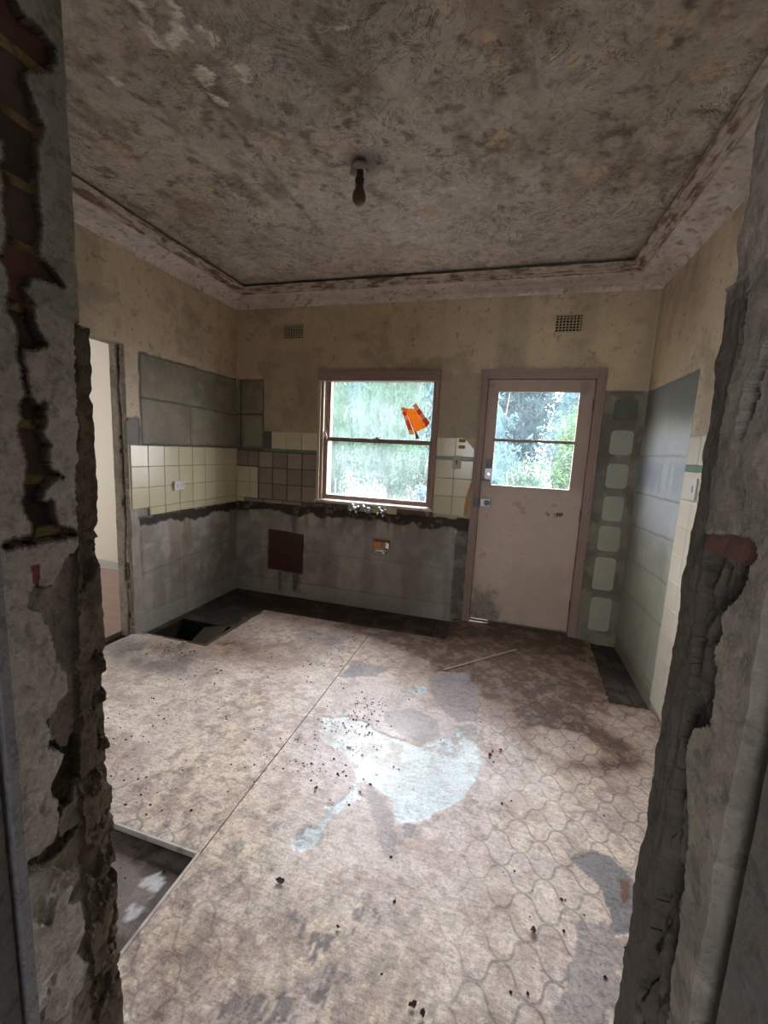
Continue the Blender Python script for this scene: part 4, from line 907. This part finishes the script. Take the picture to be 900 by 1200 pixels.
def dl_col(x, z, h):
    n = fbm(x, z, 3, 5, 1200); m = fbm(x, z, 14, 5, 1205)
    c = np.zeros(x.shape+(3,))+np.array([.52, .405, .34])
    c = mix(c, (.45, .34, .28), ss(.42, .65, n)*.6); c = mix(c, (.57, .45, .38), ss(.55, .7, m)*.4)
    c = mix(c, (.30, .215, .175), ss(1.15, 1.25, z)*.45)
    wp = ss(.0, .5, 1-np.hypot((x-2.45)/.17, (z-.12)/.25)+.9*(m-.5))
    wp = np.maximum(wp, ss(.05, .015, z+.05*(m-.5))*.6)
    c = mix(c, (.20, .16, .14), ss(.1, .8, 1-np.hypot((x-3.07)/.07, (z-1.98)/.09))*.6); c = mix(c, (.245, .205, .175), wp); c = mix(c, (.17, .11, .075), wp*ss(.62, .70, fbm(x, z, 30, 3, 1212)))
    c = mix(c, (.09, .06, .05), patch(x, z, D['scrape'], .012, 30)*ss(.42, .5, fbm(x*1, z*5, 40, 3, 1215)))
    return mix(c, (.22, .15, .115), ss(.74, .80, m)*.4)
leaf = field('door_leaf', axis(2.345, 3.135, .01, (GX0, GX1)), axis(.022, 2.045, .01, (GZ0, GZ1)), lambda u, v, h: (u, .03-h, v), M['doorpaint'], Hf=lambda x, z: .001*(fbm(x, z, 6, 3, 1220)-.5),
             colf=dl_col, rghf=lambda x, z: .5+0*x, maskf=lambda x, z: ~((x > GX0) & (x < GX1) & (z > GZ0) & (z < GZ1)), skirt=(0, .036, 0), skirtcol=(.30, .21, .18), parent=door)
leaf.matrix_parent_inverse = Matrix.Translation(-door.location)
dpart('glazing_bar', [(GX0-.02, GX1+.012, .026, .060, 1.556, 1.578)], M['frame_wood_h'], .003, leaf)
dpart('glass_pane', [(GX0-.002, GX1+.002, .047, .050, 1.578, GZ1+.002)], M['glass_door'], 0, leaf)
dpart('glass_pane', [(GX0-.002, GX1+.002, .047, .050, GZ0-.002, 1.556)], M['glass_door'], 0, leaf)
lk = dpart('rim_lock', [(2.370, 2.432, .012, .031, 1.235, 1.335)], M['lock'], .003)
bm = bmesh.new(); bxm(bm, 2.376, 2.430, .016, .031, 1.338, 1.405); o = obj('lock_plate', bm, M['lock_dark'], None, .003); o.parent = lk
bm = bmesh.new(); cylm(bm, (2.405, .012, 1.285), (0, -1, 0), .011, .006, 16); o = obj('keyhole_cylinder', bm, M['chrome'], None); o.parent = lk
bm = bmesh.new(); bxm(bm, 2.345, 2.40, .004, .016, 1.228, 1.244); cylm(bm, (2.41, .03, 1.236), (0, -1, 0), .010, .04, 12); o = obj('lever_handle', bm, M['lock_dark'], None, .002); o.parent = lk
dl = dpart('deadlock', [(2.352, 2.438, .004, .031, 1.010, 1.082)], M['lock'], .004)
bm = bmesh.new(); cylm(bm, (2.408, .004, 1.046), (0, -1, 0), .024, .010, 24); bxm(bm, 2.404, 2.412, -.012, -.004, 1.026, 1.066); o = obj('thumb_turn', bm, M['lock_dark'], None, .0015); o.parent = dl
bm = bmesh.new(); bxm(bm, 2.302, 2.345, -.034, -.014, 1.010, 1.082); o = obj('strike_box', bm, M['lock_dark'], None, .003); o.parent = dl
for zz in (.25, 1.0, 1.86):
    bm = bmesh.new(); cylm(bm, (3.137, .024, zz-.045), (0, 0, 1), .007, .09, 10); o = obj('hinge', bm, M['lock_dark'], door); o.matrix_parent_inverse = Matrix.Translation(-door.location)
dpart('threshold', [(2.325, 2.50, .06, .25, -.03, .008), (2.50, 3.155, .045, .25, -.03, .026)], M['board_green'], .004)

# ------------------------------------------------------------------ tiles, one by one, on their walls
def tile_mesh(w, h, t, mat):
    bm = bmesh.new(); bxm(bm, -w/2, w/2, -t, 0, -h/2, h/2)
    bmesh.ops.bevel(bm, geom=list(bm.edges), offset=.0022, segments=1, affect='EDGES')
    me = bpy.data.meshes.new('tile'); bm.to_mesh(me); bm.free(); me.materials.append(mat); return me
_tm = {}
rt_ = random.Random(5)
def tile(wall, s0, s1, z0, z1, mat='tile', name='tile', t=.010, proud=.004, gap=.0015):
    key = (round(s1-s0, 4), round(z1-z0, 4), mat, t)
    if key not in _tm: _tm[key] = tile_mesh(s1-s0-2*gap, z1-z0-2*gap, t, M[mat])
    par, fn, rz = wall
    o = link(bpy.data.objects.new(name, _tm[key]), par)
    o.location = fn((s0+s1)/2, (z0+z1)/2, proud-t+rt_.uniform(-.0006, .0006)); o.rotation_euler = (rt_.uniform(-.006, .006), 0, rz+rt_.uniform(-.006, .006)); return o
BK = (wall_back, lambda s, z, p: (s, -p, z), 0.0)
LF = (wall_left, lambda s, z, p: (p, s, z), math.pi/2)
RT = (wall_right, lambda s, z, p: (W-p, s, z), -math.pi/2)
T = .1525
for c in range(8):
    s1 = -.001-c*T; s0 = s1-T
    for r in range(3): tile(LF, s0, s1, 1.387-(r+1)*T, 1.387-r*T)
    if c < 7: tile(LF, s0, s1, .868, 1.387-3*T)
for r in range(2):
    tile(BK, .003, T, 1.221-(r+1)*T, 1.221-r*T); tile(BK, T, .236, 1.221-(r+1)*T, 1.221-r*T)
tile(BK, .003, .088, .872, .916)
for c in range(3): tile(BK, .382+c*.158, .382+(c+1)*.158, 1.402, 1.562)
tile(BK, .300, .574, 1.376, 1.400, 'green_tile', 'strip_tile'); tile(BK, .574, .857, 1.376, 1.400, 'green_tile', 'strip_tile')
for r, (a, b) in enumerate(((1.414, 1.570), (1.232, 1.384), (1.079, 1.230), (.918, 1.077))):
    tile(BK, 1.958, 2.118, a, b)
    if r: tile(BK, 2.118, 2.274, a, b)
bm = bmesh.new(); prism(bm, [(2.120, 1.416), (2.274, 1.416), (2.274, 1.484), (2.245, 1.505), (2.222, 1.535), (2.196, 1.556), (2.185, 1.569), (2.120, 1.569)], lambda a, b, d: (a, -d, b), -.006, .004)
obj('tile', bm, M['tile'], wall_back, .0015)
tile(BK, 1.958, 2.10, 1.386, 1.412, 'green_tile', 'strip_tile'); tile(BK, 2.172, 2.274, 1.386, 1.412, 'green_tile', 'strip_tile')
M['orange_tag'] = plain('faded_orange_label', (.42, .17, .055), .6, vary=.3)
for z0 in (1.535, 1.483):
    tile(BK, 2.142, 2.196, z0, z0+.026, 'orange_tag', 'label_remnant', .001, .0055, 0)
M['tan_wood'] = plain('tan_timber_sliver', (.42, .25, .10), .7, vary=.4, scale=20, stretch=(4, 4, 1))
bm = bmesh.new(); prism(bm, [(2.225, .925), (2.262, .915), (2.268, 1.08), (2.272, 1.20), (2.262, 1.20), (2.245, 1.13), (2.232, 1.06)], lambda a, b, d: (a, -d, b), .003, .008); obj('timber_sliver', bm, M['tan_wood'], wall_back, .001)
tile(BK, 1.175, 1.64, .876, .940, 'tile', 'tile_remnant', .008, -.001)
for c in range(4):
    for r in range(3):
        x0 = .242+c*.154; tile(BK, x0+.003, x0+.149, 1.372-(r+1)*T+.003, 1.372-r*T-.003, 'pad', 'adhesive_pad', .006, -.004+.001*rt_.random())
for x0, x1 in ((.004, .12), (.125, .238)): tile(BK, x0, x1, 1.228, 1.370, 'pad', 'adhesive_pad', .006, -.004)
for x0, x1 in ((.095, .30), (.305, .50), (.505, .70)): tile(BK, x0, x1, .878, .912, 'pad', 'adhesive_pad', .006, -.004)
for c in range(4):
    s1 = -.873-c*T; s0 = s1-T
    for r in range(9):
        z1 = 1.402-r*T; tile(RT, s0, s1, max(.0, z1-T), z1, 'tile_right', gap=.0004)
    tile(RT, s0, s1, 1.404, 1.436, 'green_tile', 'strip_tile'); tile(RT, s0, s1, 1.438, 1.592, 'tile_right')
# rounded render blocks on the strip right of the door
def rrect(x0, x1, z0, z1, r, n=5):
    P_ = []
    for cx, cz, a0 in ((x1-r, z1-r, 0), (x0+r, z1-r, 90), (x0+r, z0+r, 180), (x1-r, z0+r, 270)):
        for k in range(n+1): a = math.radians(a0+90*k/n); P_.append((cx+r*math.cos(a), cz+r*math.sin(a)))
    return P_
for k, (z0, z1) in enumerate(((1.745, 1.900), (1.49, 1.672), (1.235, 1.42), (.98, 1.172), (.742, .94), (.425, .69), (.085, .362))):
    bm = bmesh.new(); prism(bm, rrect(3.282+rt_.uniform(-.006, .006), 3.432+rt_.uniform(-.006, .006), z0, z1, .028), lambda a, b, d: (a, -d, b), -.008, .001)
    obj('render_block', bm, M['block_pad_dark' if k == 0 else 'block_pad'], wall_back, .0015)

# ================================================================== THINGS
def vent(x0, x1, z0, z1, label):
    e = tag(empty('air_vent', ((x0+x1)/2, 0, z0)), label, 'vent', 'air vents high on the back wall')
    def ch(o): o.parent = e; o.matrix_parent_inverse = Matrix.Translation(-e.location); return o
    ch(box('vent_backing', (x0-.01, x1+.01, .11, .12, z0-.01, z1+.01), M['dark_gap']))  # near-black sheet stands in for the shade behind the holes
    bm = bmesh.new(); nx, nz = 8, 6; px, pz = (x1-x0)/nx, (z1-z0)/nz
    for i in range(nx+1): xx = x0+i*px; bxm(bm, xx-px*.135, xx+px*.135, -.010, -.0045, z0-.003, z1+.003)
    for j in range(nz+1): zz = z0+j*pz; bxm(bm, x0-.004, x1+.004, -.0095, -.0045, zz-pz*.135, zz+pz*.135)
    ch(obj('grille', bm, M['grille']))
vent(.492, .692, 2.393, 2.516, 'small square holed cream vent high above the left end of window')
vent(2.803, 2.997, 2.389, 2.512, 'small square holed cream vent on the wall above the door')

e = tag(empty('ceiling_light', (1.745, -1.50, 2.77)), 'broken ceiling light fitting with a dirty brown bulb', 'light')
def lp(name, prof, mat, c=(0, 0, 0), ax=(0, 0, -1), n=24):
    bm = bmesh.new(); lathe(bm, prof, c, ax, n); return obj(name, bm, mat, e, 0, True)
lp('ceiling_rose', [(.034, -.004), (.040, .004), (.036, .014), (.022, .020), (.018, .024)], M['old_white'])
lp('lamp_holder', [(.016, .016), (.018, .03), (.018, .055), (.022, .058), (.022, .075), (.019, .082)], M['bakelite'])
lp('bulb', [(.017, .078), (.019, .095), (.024, .108), (.031, .125), (.033, .140), (.030, .155), (.020, .168), (.006, .174)], M['brown_glass'])
bm = bmesh.new(); bmesh.ops.create_cube(bm, size=1, matrix=Matrix.Translation((-.032, -.01, -.03)) @ Matrix.Rotation(.5, 4, 'Y') @ Matrix.Rotation(.4, 4, 'Z') @ Matrix.Diagonal((.024, .018, .030, 1)))
obj('broken_cover_shard', bm, M['old_white'], e, .003)
bm = bmesh.new(); bmesh.ops.create_cube(bm, size=1, matrix=Matrix.Translation((.034, .012, -.02)) @ Matrix.Rotation(-.5, 4, 'Y') @ Matrix.Diagonal((.012, .02, .026, 1)))
obj('broken_cover_shard', bm, M['old_white'], e, .003)

# taps below the window sill
def tap(x, z, label):
    t = tag(empty('tap', (x, -.002, z)), label, 'tap', 'chrome taps under the window'); t.scale = (1.25, 1.25, 1.25)
    bm = bmesh.new(); lathe(bm, [(.030, .0), (.028, .008), (.016, .012), (.013, .03), (.016, .034), (.016, .044)], (0, 0, 0), (0, -1, 0)); obj('tap_body', bm, M['chrome'], t, 0, True)
    bm = bmesh.new(); cylm(bm, (0, -.040, 0), (0, -1, 0), .014, .022, 16)
    for a in range(4):
        d = Vector((math.cos(a*math.pi/2+.5), 0, math.sin(a*math.pi/2+.5))); cylm(bm, Vector((0, -.050, 0)), d, .006, .030, 10); bmesh.ops.create_uvsphere(bm, u_segments=10, v_segments=8, radius=.009, matrix=Matrix.Translation(Vector((0, -.05, 0))+d*.031))
    obj('cross_handle', bm, M['chrome'], t, 0, True)
tap(1.263, .908, 'left chrome cross handle tap under the window sill')
tap(1.515, .898, 'right chrome cross handle tap under the window sill')
t = tag(empty('tap_spout', (1.388, -.002, .905)), 'chrome spout outlet between the two taps under the window', 'tap', 'chrome taps under the window'); t.scale = (1.2, 1.2, 1.2)
bm = bmesh.new(); lathe(bm, [(.032, .0), (.030, .008), (.018, .014), (.017, .036)], (0, 0, 0), (0, -1, 0)); obj('spout_body', bm, M['chrome'], t, 0, True)
bm = bmesh.new(); lathe(bm, [(.022, 0), (.024, .006), (.024, .016), (.018, .016), (.017, .004)], (0, -.030, .0), (0, -.8, -.25)); obj('spout_collar', bm, M['chrome'], t, 0, True)
bm = bmesh.new(); cylm(bm, (-.02, -.03, .012), (-.7, -.5, .5), .009, .03, 12); obj('spout_lever', bm, M['chrome'], t, 0, True)

# pipe stub in the render below
t = tag(empty('waste_pipe', (1.520, 0, .585)), 'short copper and chrome waste pipe stub sticking out of grey render', 'pipe')
bm = bmesh.new(); bxm(bm, -.075, .075, -.05, .008, -.022, .047); obj('pipe_sleeve', bm, M['copper'], t, .010)
bm = bmesh.new(); lathe(bm, [(.030, .0), (.034, .008), (.034, .03), (.027, .03), (.025, .004)], (0, -.03, -.036), (0, -1, -.35), 28)
for v in bm.verts: v.co.x *= 1.9
obj('chrome_rim', bm, M['chrome'], t, 0, True)
bm = bmesh.new(); bxm(bm, .042, .0765, -.0515, -.02, -.018, .044); obj('chrome_corner', bm, M['chrome'], t, .008)

# rusty plate
pl = [(.362, .622), (.43, .621), (.52, .618), (.60, .612), (.665, .604), (.735, .602), (.737, .50), (.733, .40), (.735, .30), (.731, .213), (.66, .214), (.58, .219), (.50, .222), (.42, .222), (.356, .226), (.360, .30), (.357, .40), (.364, .47), (.360, .54)]
bm = bmesh.new(); prism(bm, pl, lambda a, b, d: (a, -d, b), -.008, .006)
tag(obj('rusty_plate', bm, M['rust'], None, .002), 'dark rusty square plate on the grey render below the tiles', 'plate')

# switches and outlet
def plate(name, loc, rz, w, h, label, cat, kind):
    t = tag(empty(name, loc), label, cat); t.rotation_euler = (0, 0, rz)
    box('face_plate', (-w/2, w/2, -.009, 0, -h/2, h/2), M['cream_plastic' if kind == 'dark' else 'white_plastic'], t, .0025)
    if kind == 'outlet':
        for s in (-1, 1):
            bm = bmesh.new()
            for dx, r_ in ((-.010, .4), (.010, -.4)): bmesh.ops.create_cube(bm, size=1, matrix=Matrix.Translation((s*.026+dx*.7, -.0093, .004)) @ Matrix.Rotation(r_, 4, 'Y') @ Matrix.Diagonal((.003, .002, .010, 1)))
            bmesh.ops.create_cube(bm, size=1, matrix=Matrix.Translation((s*.026, -.0093, -.012)) @ Matrix.Diagonal((.003, .002, .010, 1)))
            obj('socket_slots', bm, M['lock_dark'], t)
            box('rocker', (s*.045-.004, s*.045+.004, -.012, -.008, .012, .024), M['white_plastic'], t, .001)
    else: box('rocker', (-.007, .007, -.014, -.008, -.017, .017), M['lock_dark' if kind == 'dark' else 'white_plastic'], t, .002)
plate('power_outlet', (.0135, -.782, 1.076), math.pi/2, .112, .074, 'white double power outlet on the cream tiles of left wall', 'outlet', 'outlet')
plate('light_switch', (2.137, -.0045, 1.368), 0, .072, .108, 'cream light switch between window and door with a dark rocker', 'switch', 'dark')
plate('light_switch', (W-.0045, -1.035, 1.315), -math.pi/2, .075, .115, 'white light switch on the pale tiles of the right wall', 'switch', 'white')

# torn orange notice stuck on the inside of the upper pane
def paper(name, col, trans):
    m, t, p, o = newmat(name); n1 = noise(t, 40, 5, .6, coords(t))
    mr_ = N(t, 'ShaderNodeMix', data_type='RGBA'); t.links.new(n1, mr_.inputs[0]); mr_.inputs[6].default_value = (*[c*.75 for c in col], 1); mr_.inputs[7].default_value = (*col, 1)
    tl = N(t, 'ShaderNodeBsdfTranslucent'); t.links.new(mr_.outputs[2], tl.inputs[0]); t.links.new(mr_.outputs[2], p.inputs['Base Color']); p.inputs['Roughness'].default_value = .8
    mx = N(t, 'ShaderNodeMixShader'); mx.inputs[0].default_value = trans; t.links.new(p.outputs[0], mx.inputs[1]); t.links.new(tl.outputs[0], mx.inputs[2]); t.links.new(mx.outputs[0], o.inputs[0]); return m
P1, P2, P3, P4 = paper('orange_notice_paper', (.42, .19, .05), .8), paper('dark_orange_notice_paper', (.30, .075, .02), .8), paper('brown_paper', (.14, .08, .06), .6), paper('pale_orange_paper', (.34, .20, .10), .8)
e = tag(empty('torn_notice', (1.75, .084, 1.70)), 'torn orange paper notice stuck on the upper window pane', 'notice')
def flap(name, poly, mat, y0):
    bm = bmesh.new(); prism(bm, poly, lambda a, b, d: (a-1.75, d-.084, b-1.70), y0, y0+.0012); obj(name, bm, mat, e)
lerp2 = lambda p, q, t: (p[0]+(q[0]-p[0])*t, p[1]+(q[1]-p[1])*t)
flap('paper_sheet', [(1.637, 1.812), (1.729, 1.806), (1.842, 1.651), (1.741, 1.604)], P1, .0845); flap('paper_tail', D['stD'], P3, .0845)
def strip(o0, o1, i0, i1, segs):
    for t0, t1, m in segs: flap('paper_strip' if m is P2 else 'paper_scrap', [lerp2(o0, o1, t0), lerp2(i0, i1, t0), lerp2(i0, i1, t1-.006), lerp2(o0, o1, t1-.006)], m, .0845)
strip((1.605, 1.814), (1.700, 1.583), (1.635, 1.822), (1.740, 1.588), ((0, .14, P4), (.14, .32, P2), (.32, .46, P4), (.46, .84, P2), (.84, 1, P4)))
strip((1.741, 1.852), (1.872, 1.690), (1.708, 1.836), (1.844, 1.650), ((0, .24, P4), (.24, .48, P2), (.48, .68, P4), (.68, 1, P2)))

# thin pale batten lying by the door
a, b = Vector((*D['batten'][0], .006)), Vector((*D['batten'][1], .006))
bm = bmesh.new(); d = (b-a); bmesh.ops.create_cube(bm, size=1, matrix=Matrix.Translation((a+b)/2) @ d.to_track_quat('X', 'Z').to_matrix().to_4x4() @ Matrix.Diagonal((d.length, .010, .006, 1)))
tag(obj('timber_batten', bm, M['pale_batten'], None, .0015), 'thin pale timber strip lying on the stained floor before the door', 'batten')

# leaves and litter on the floor
def leafm(seed, L=.03):
    r = random.Random(seed); bm = bmesh.new(); n = 9; top = []; 
    pts = [(L*(.55+.45*r.random())*math.cos(2*math.pi*k/n)*(1 if k % 2 else .75), L*.6*(.6+.4*r.random())*math.sin(2*math.pi*k/n)) for k in range(n)]
    A = [bm.verts.new((x, y, .003+r.random()*.008)) for x, y in pts]; B = [bm.verts.new((v.co.x, v.co.y, v.co.z-.0015)) for v in A]
    c0 = bm.verts.new((0, 0, .004)); c1 = bm.verts.new((0, 0, .0025))
    for k in range(n): bm.faces.new((A[k], A[(k+1) % n], c0)); bm.faces.new((B[(k+1) % n], B[k], c1)); bm.faces.new((A[k], B[k], B[(k+1) % n], A[(k+1) % n]))
    return bm
LB = ['dark crumpled leaf on the pale floor below the tail of the bluish patch', 'small dark red leaf on the printed floor near the torn grey patch', 'dark chip on the floor just right of the bluish white patch, nearest it',
      'dark chip right of the bluish white patch, the farthest of three', 'small dark chip between two others right of the bluish white patch', 'curled dark leaf at the bottom middle of the floor, left of its pair', 'curled dark leaf at the bottom middle of the floor, right of its pair',
      'brown speck of leaf above the grey streaks on the near floor', 'small grey chip on the floor left of the tail of the bluish patch']
SZ = [.020, .017, .015, .013, .010, .014, .013, .010, .014]
for k, (p, lb) in enumerate(zip(D['leaf'], LB)):
    o = tag(obj('dead_leaf' if k in (0, 1, 5, 6, 7) else 'floor_chip', leafm(k, SZ[k]), M['leaf_brown'], None), lb, 'leaf' if k in (0, 1, 5, 6, 7) else 'chip', 'leaves and chips on the floor')
    o.location = (p[0], p[1], .002); o.rotation_euler = (0, 0, k*1.3)
def litter():
    r = np.random.RandomState(12); pts = []
    def add(n, x0, x1, y0, y1, f=None):
        q = np.stack([r.uniform(x0, x1, n), r.uniform(y0, y1, n)], -1)
        w = fbm(q[:, 0], q[:, 1], 2.5, 4, 1300); keep = r.rand(n) < ss(.38, .62, w)*.9
        if f is not None: keep &= f(q[:, 0], q[:, 1])
        pts.append(q[keep])
    add(900, .65, 1.6, -2.45, -.5); add(500, 1.64, 2.0, -1.75, -1.3); add(420, 1.65, 3.2, -2.95, -.5); add(160, 1.0, 1.58, -2.9, -2.55); add(250, 1.6, 2.1, -2.2, -1.7); add(220, .2, .6, -1.5, -1.22)
    q = np.concatenate(pts); V = []; F = []
    for x, y in q:
        s = .0016+.0062*r.rand()**3; z = (-.033 if (x < 1.59 and y < -2.5) else .001); a = r.rand()*6.3; n = len(V)
        for k in range(4):
            rr = s*(.6+.6*r.rand()); V.append((x+rr*math.cos(a+k*1.57), y+rr*math.sin(a+k*1.57), z))
        V.append((x, y, z+s*(.5+.6*r.rand())))
        F += [(n, n+1, n+4), (n+1, n+2, n+4), (n+2, n+3, n+4), (n+3, n, n+4), (n+3, n+2, n+1, n)]
    me = bpy.data.meshes.new('floor_litter'); me.from_pydata(V, [], F); me.materials.append(M['debris']); return me
o = link(bpy.data.objects.new('floor_litter', litter())); tag(o, 'dark crumbs and bits of litter scattered over the floor', 'litter'); o['kind'] = 'stuff'

# ------------------------------------------------------------------ garden outside
def leaf_mat(name, c1, c2, tr=.35):
    m, t, p, o = newmat(name); t.nodes.remove(p)
    n1 = noise(t, 2.5, 4, .6, coords(t)); g = N(t, 'ShaderNodeNewGeometry')
    f = math_(t, 'ADD', math_(t, 'MULTIPLY', n1, .6), math_(t, 'MULTIPLY', g.outputs['Random Per Island'], .5))
    mx = N(t, 'ShaderNodeMix', data_type='RGBA'); t.links.new(f, mx.inputs[0]); mx.inputs[6].default_value = (*c1, 1); mx.inputs[7].default_value = (*c2, 1)
    d = N(t, 'ShaderNodeBsdfDiffuse'); tl = N(t, 'ShaderNodeBsdfTranslucent'); t.links.new(mx.outputs[2], d.inputs[0]); t.links.new(mx.outputs[2], tl.inputs[0])
    s = N(t, 'ShaderNodeMixShader'); s.inputs[0].default_value = tr; t.links.new(d.outputs[0], s.inputs[1]); t.links.new(tl.outputs[0], s.inputs[2]); t.links.new(s.outputs[0], o.inputs[0]); return m
LM = {'mid': leaf_mat('mid_green_leaves', (.012, .030, .022), (.042, .076, .046)), 'pale': leaf_mat('pale_blue_green_leaves', (.022, .046, .055), (.048, .080, .086)),
      'dark': leaf_mat('dark_blue_green_leaves', (.008, .020, .028), (.028, .050, .055)), 'lime': leaf_mat('light_green_leaves', (.022, .052, .022), (.06, .105, .042)),
      'blue': leaf_mat('pale_bluish_leaves', (.03, .056, .082), (.085, .122, .155))}
M['bark'] = plain('grey_brown_bark', (.05, .04, .032), .9, vary=.5, scale=20, bs=.4)
GZ = -.45
def plant(name, label, loc, h, r, mat, n, ls, seed, z0=.0, stems=5, sh=.5, vert=0.0, core=False):
    rr = np.random.RandomState(seed); e = tag(empty(name, (loc[0], loc[1], GZ)), label, 'plant' if h < 2.6 else 'tree', 'garden plants outside the glass')
    nc = max(6, int(n/160)); cc = rr.uniform(-1, 1, (nc*4, 3)); cc = cc[(cc**2).sum(1) < 1][:nc]
    cen = np.stack([cc[:, 0]*r*.8, cc[:, 1]*r*.8, z0+(h-z0)*(.5+cc[:, 2]*.45)], -1)
    i = rr.randint(0, len(cen), n); g = rr.normal(0, 1, (n, 3))*np.array([1, 1, 1.1+vert])*r*.20
    P_ = cen[i]+g; P_[:, 2] = np.clip(P_[:, 2], .02, h)
    ax = rr.normal(0, 1, (n, 3))+np.array([0, 0, vert*2.5]); ax /= np.linalg.norm(ax, axis=1)[:, None]
    b = np.cross(ax, rr.normal(0, 1, (n, 3))); b /= np.linalg.norm(b, axis=1)[:, None]
    L = (ls*(.6+.8*rr.rand(n)))[:, None]; w = L*(.42-.25*min(vert, 1))
    nn = np.cross(ax, b)
    V = np.stack([P_-ax*L, P_+b*w+nn*w*.3, P_+ax*L, P_-b*w+nn*w*.3], 1).reshape(-1, 3)
    F = np.arange(n*4).reshape(-1, 4)
    me = bpy.data.meshes.new('foliage'); me.from_pydata(V.tolist(), [], np.concatenate([F[:, [0, 1, 2]], F[:, [0, 2, 3]]]).tolist()); me.materials.append(LM[mat])
    o = link(bpy.data.objects.new('foliage', me), e); o['kind'] = 'stuff'
    if core:
        bm = bmesh.new(); bmesh.ops.create_icosphere(bm, subdivisions=4, radius=1)
        for v in bm.verts:
            c_ = v.co; f_ = .78+.5*(float(fbm(np.array([c_.x*2+seed]), np.array([c_.y*2+c_.z*3]), 1.5, 4, 60)[0])-.5)
            v.co = Vector((c_.x*r*.85*f_, c_.y*r*.85*f_, z0+(h-z0)*(.5+.47*c_.z*f_)))
        oc = obj('inner_foliage', bm, LM[mat], e, 0, False)
    q = random.Random(seed)
    for k in range(stems):
        bm = bmesh.new(); a = Vector((q.uniform(-.15, .15)*r, q.uniform(-.15, .15)*r, 0)); tp = Vector((q.uniform(-.8, .8)*r, q.uniform(-.5, .5)*r, h*q.uniform(.6, .92)))
        m = (a+tp)/2+Vector((q.uniform(-.1, .1), 0, .12*h)); w0 = .012+.012*h*sh
        cylm(bm, a, m-a, w0, (m-a).length, 8, w0*.75); cylm(bm, m, tp-m, w0*.75, (tp-m).length, 8, w0*.3); obj('stem', bm, M['bark'], e, 0, True)
bm = bmesh.new(); bmesh.ops.create_grid(bm, x_segments=60, y_segments=60, size=.5, matrix=Matrix.Translation((1, 25.3, GZ)) @ Matrix.Diagonal((60, 50, 1, 1)))
for v in bm.verts: v.co.z += .06*math.sin(v.co.x*1.3)*math.cos(v.co.y*.9)*(v.co.y > 2)
structure(obj('ground', bm, plain('garden_ground', (.045, .058, .058), .9, vary=.6, scale=6, bs=.3, stain=((.075, .10, .12), .5)), None, 0, True), 'garden ground outside', 'ground')
plant('feathery_bush', 'tall feathery green bush outside the left part of window', (-1.6, 5.4), 4.3, .95, 'mid', 11000, .06, 21, vert=.8, stems=7, core=True)
plant('feathery_bush', 'tall feathery bush farther back in the middle of window', (-.7, 8.4), 5.0, 1.1, 'mid', 11000, .08, 22, vert=.8, stems=7, core=True)
plant('leafy_shrub', 'leafy shrub with thin stems outside the right part of window', (.75, 5.3), 2.3, .6, 'mid', 2400, .055, 23, vert=.4, stems=9)
plant('pale_tree', 'pale tree in place of the pale sky, upper right of the window', (-.4, 14.5), 6.2, 1.7, 'pale', 12000, .13, 24, core=True)  # pale cyan foliage added to stand in for bright sky here
plant('pale_tree', 'pale hazy tree far behind the feathery bush, left in the window', (-5.2, 13), 6.2, 1.9, 'pale', 10000, .13, 25, core=True)
for k, (x, y, hh, lb) in enumerate(((-.5, 3.2, 1.5, 'low bluish shrub at the lower left of the window'), (.36, 2.7, 1.35, 'low bluish shrub at the bottom middle of the window'), (1.2, 3.2, 1.4, 'low bluish shrub at the lower right of the window'))):
    plant('low_shrub', lb, (x, y), hh, .29, 'blue', 1500, .04, 30+k, stems=4)
plant('dark_tree', 'dark blue green tree at the top middle of the door glass', (3.0, 18.5), 6.6, 1.6, 'dark', 9000, .14, 41, z0=1.2, core=True)
plant('round_bush', 'rounded light green bush in the right of the door glass', (4.45, 8.6), 3.3, .9, 'lime', 5000, .065, 42, core=True)
plant('flowering_shrub', 'pale speckled shrub at the left of the door glass', (2.25, 6.0), 2.5, .65, 'pale', 3200, .055, 43, core=True)
plant('leafy_hedge', 'mid green bush low in the middle of door glass', (2.95, 3.7), 1.8, .58, 'mid', 4200, .04, 44, core=True)
plant('pale_tree', 'pale tree behind the rounded bush, right of the door glass', (5.55, 12.6), 5.4, 1.9, 'pale', 5000, .12, 45, core=True)
plant('pale_tree', 'pale tree behind the speckled shrub, left in the door glass', (1.95, 10.0), 4.2, .78, 'pale', 4000, .09, 46, core=True)
plant('pale_tree', 'pale hazy tree farthest back in the left half of window', (-4.8, 19.5), 7.4, 2.3, 'pale', 9000, .16, 47, core=True)
plant('pale_tree', 'pale hazy tree farthest back behind the door glass, right side', (6.6, 21.5), 7.6, 2.5, 'pale', 9000, .16, 48, core=True)
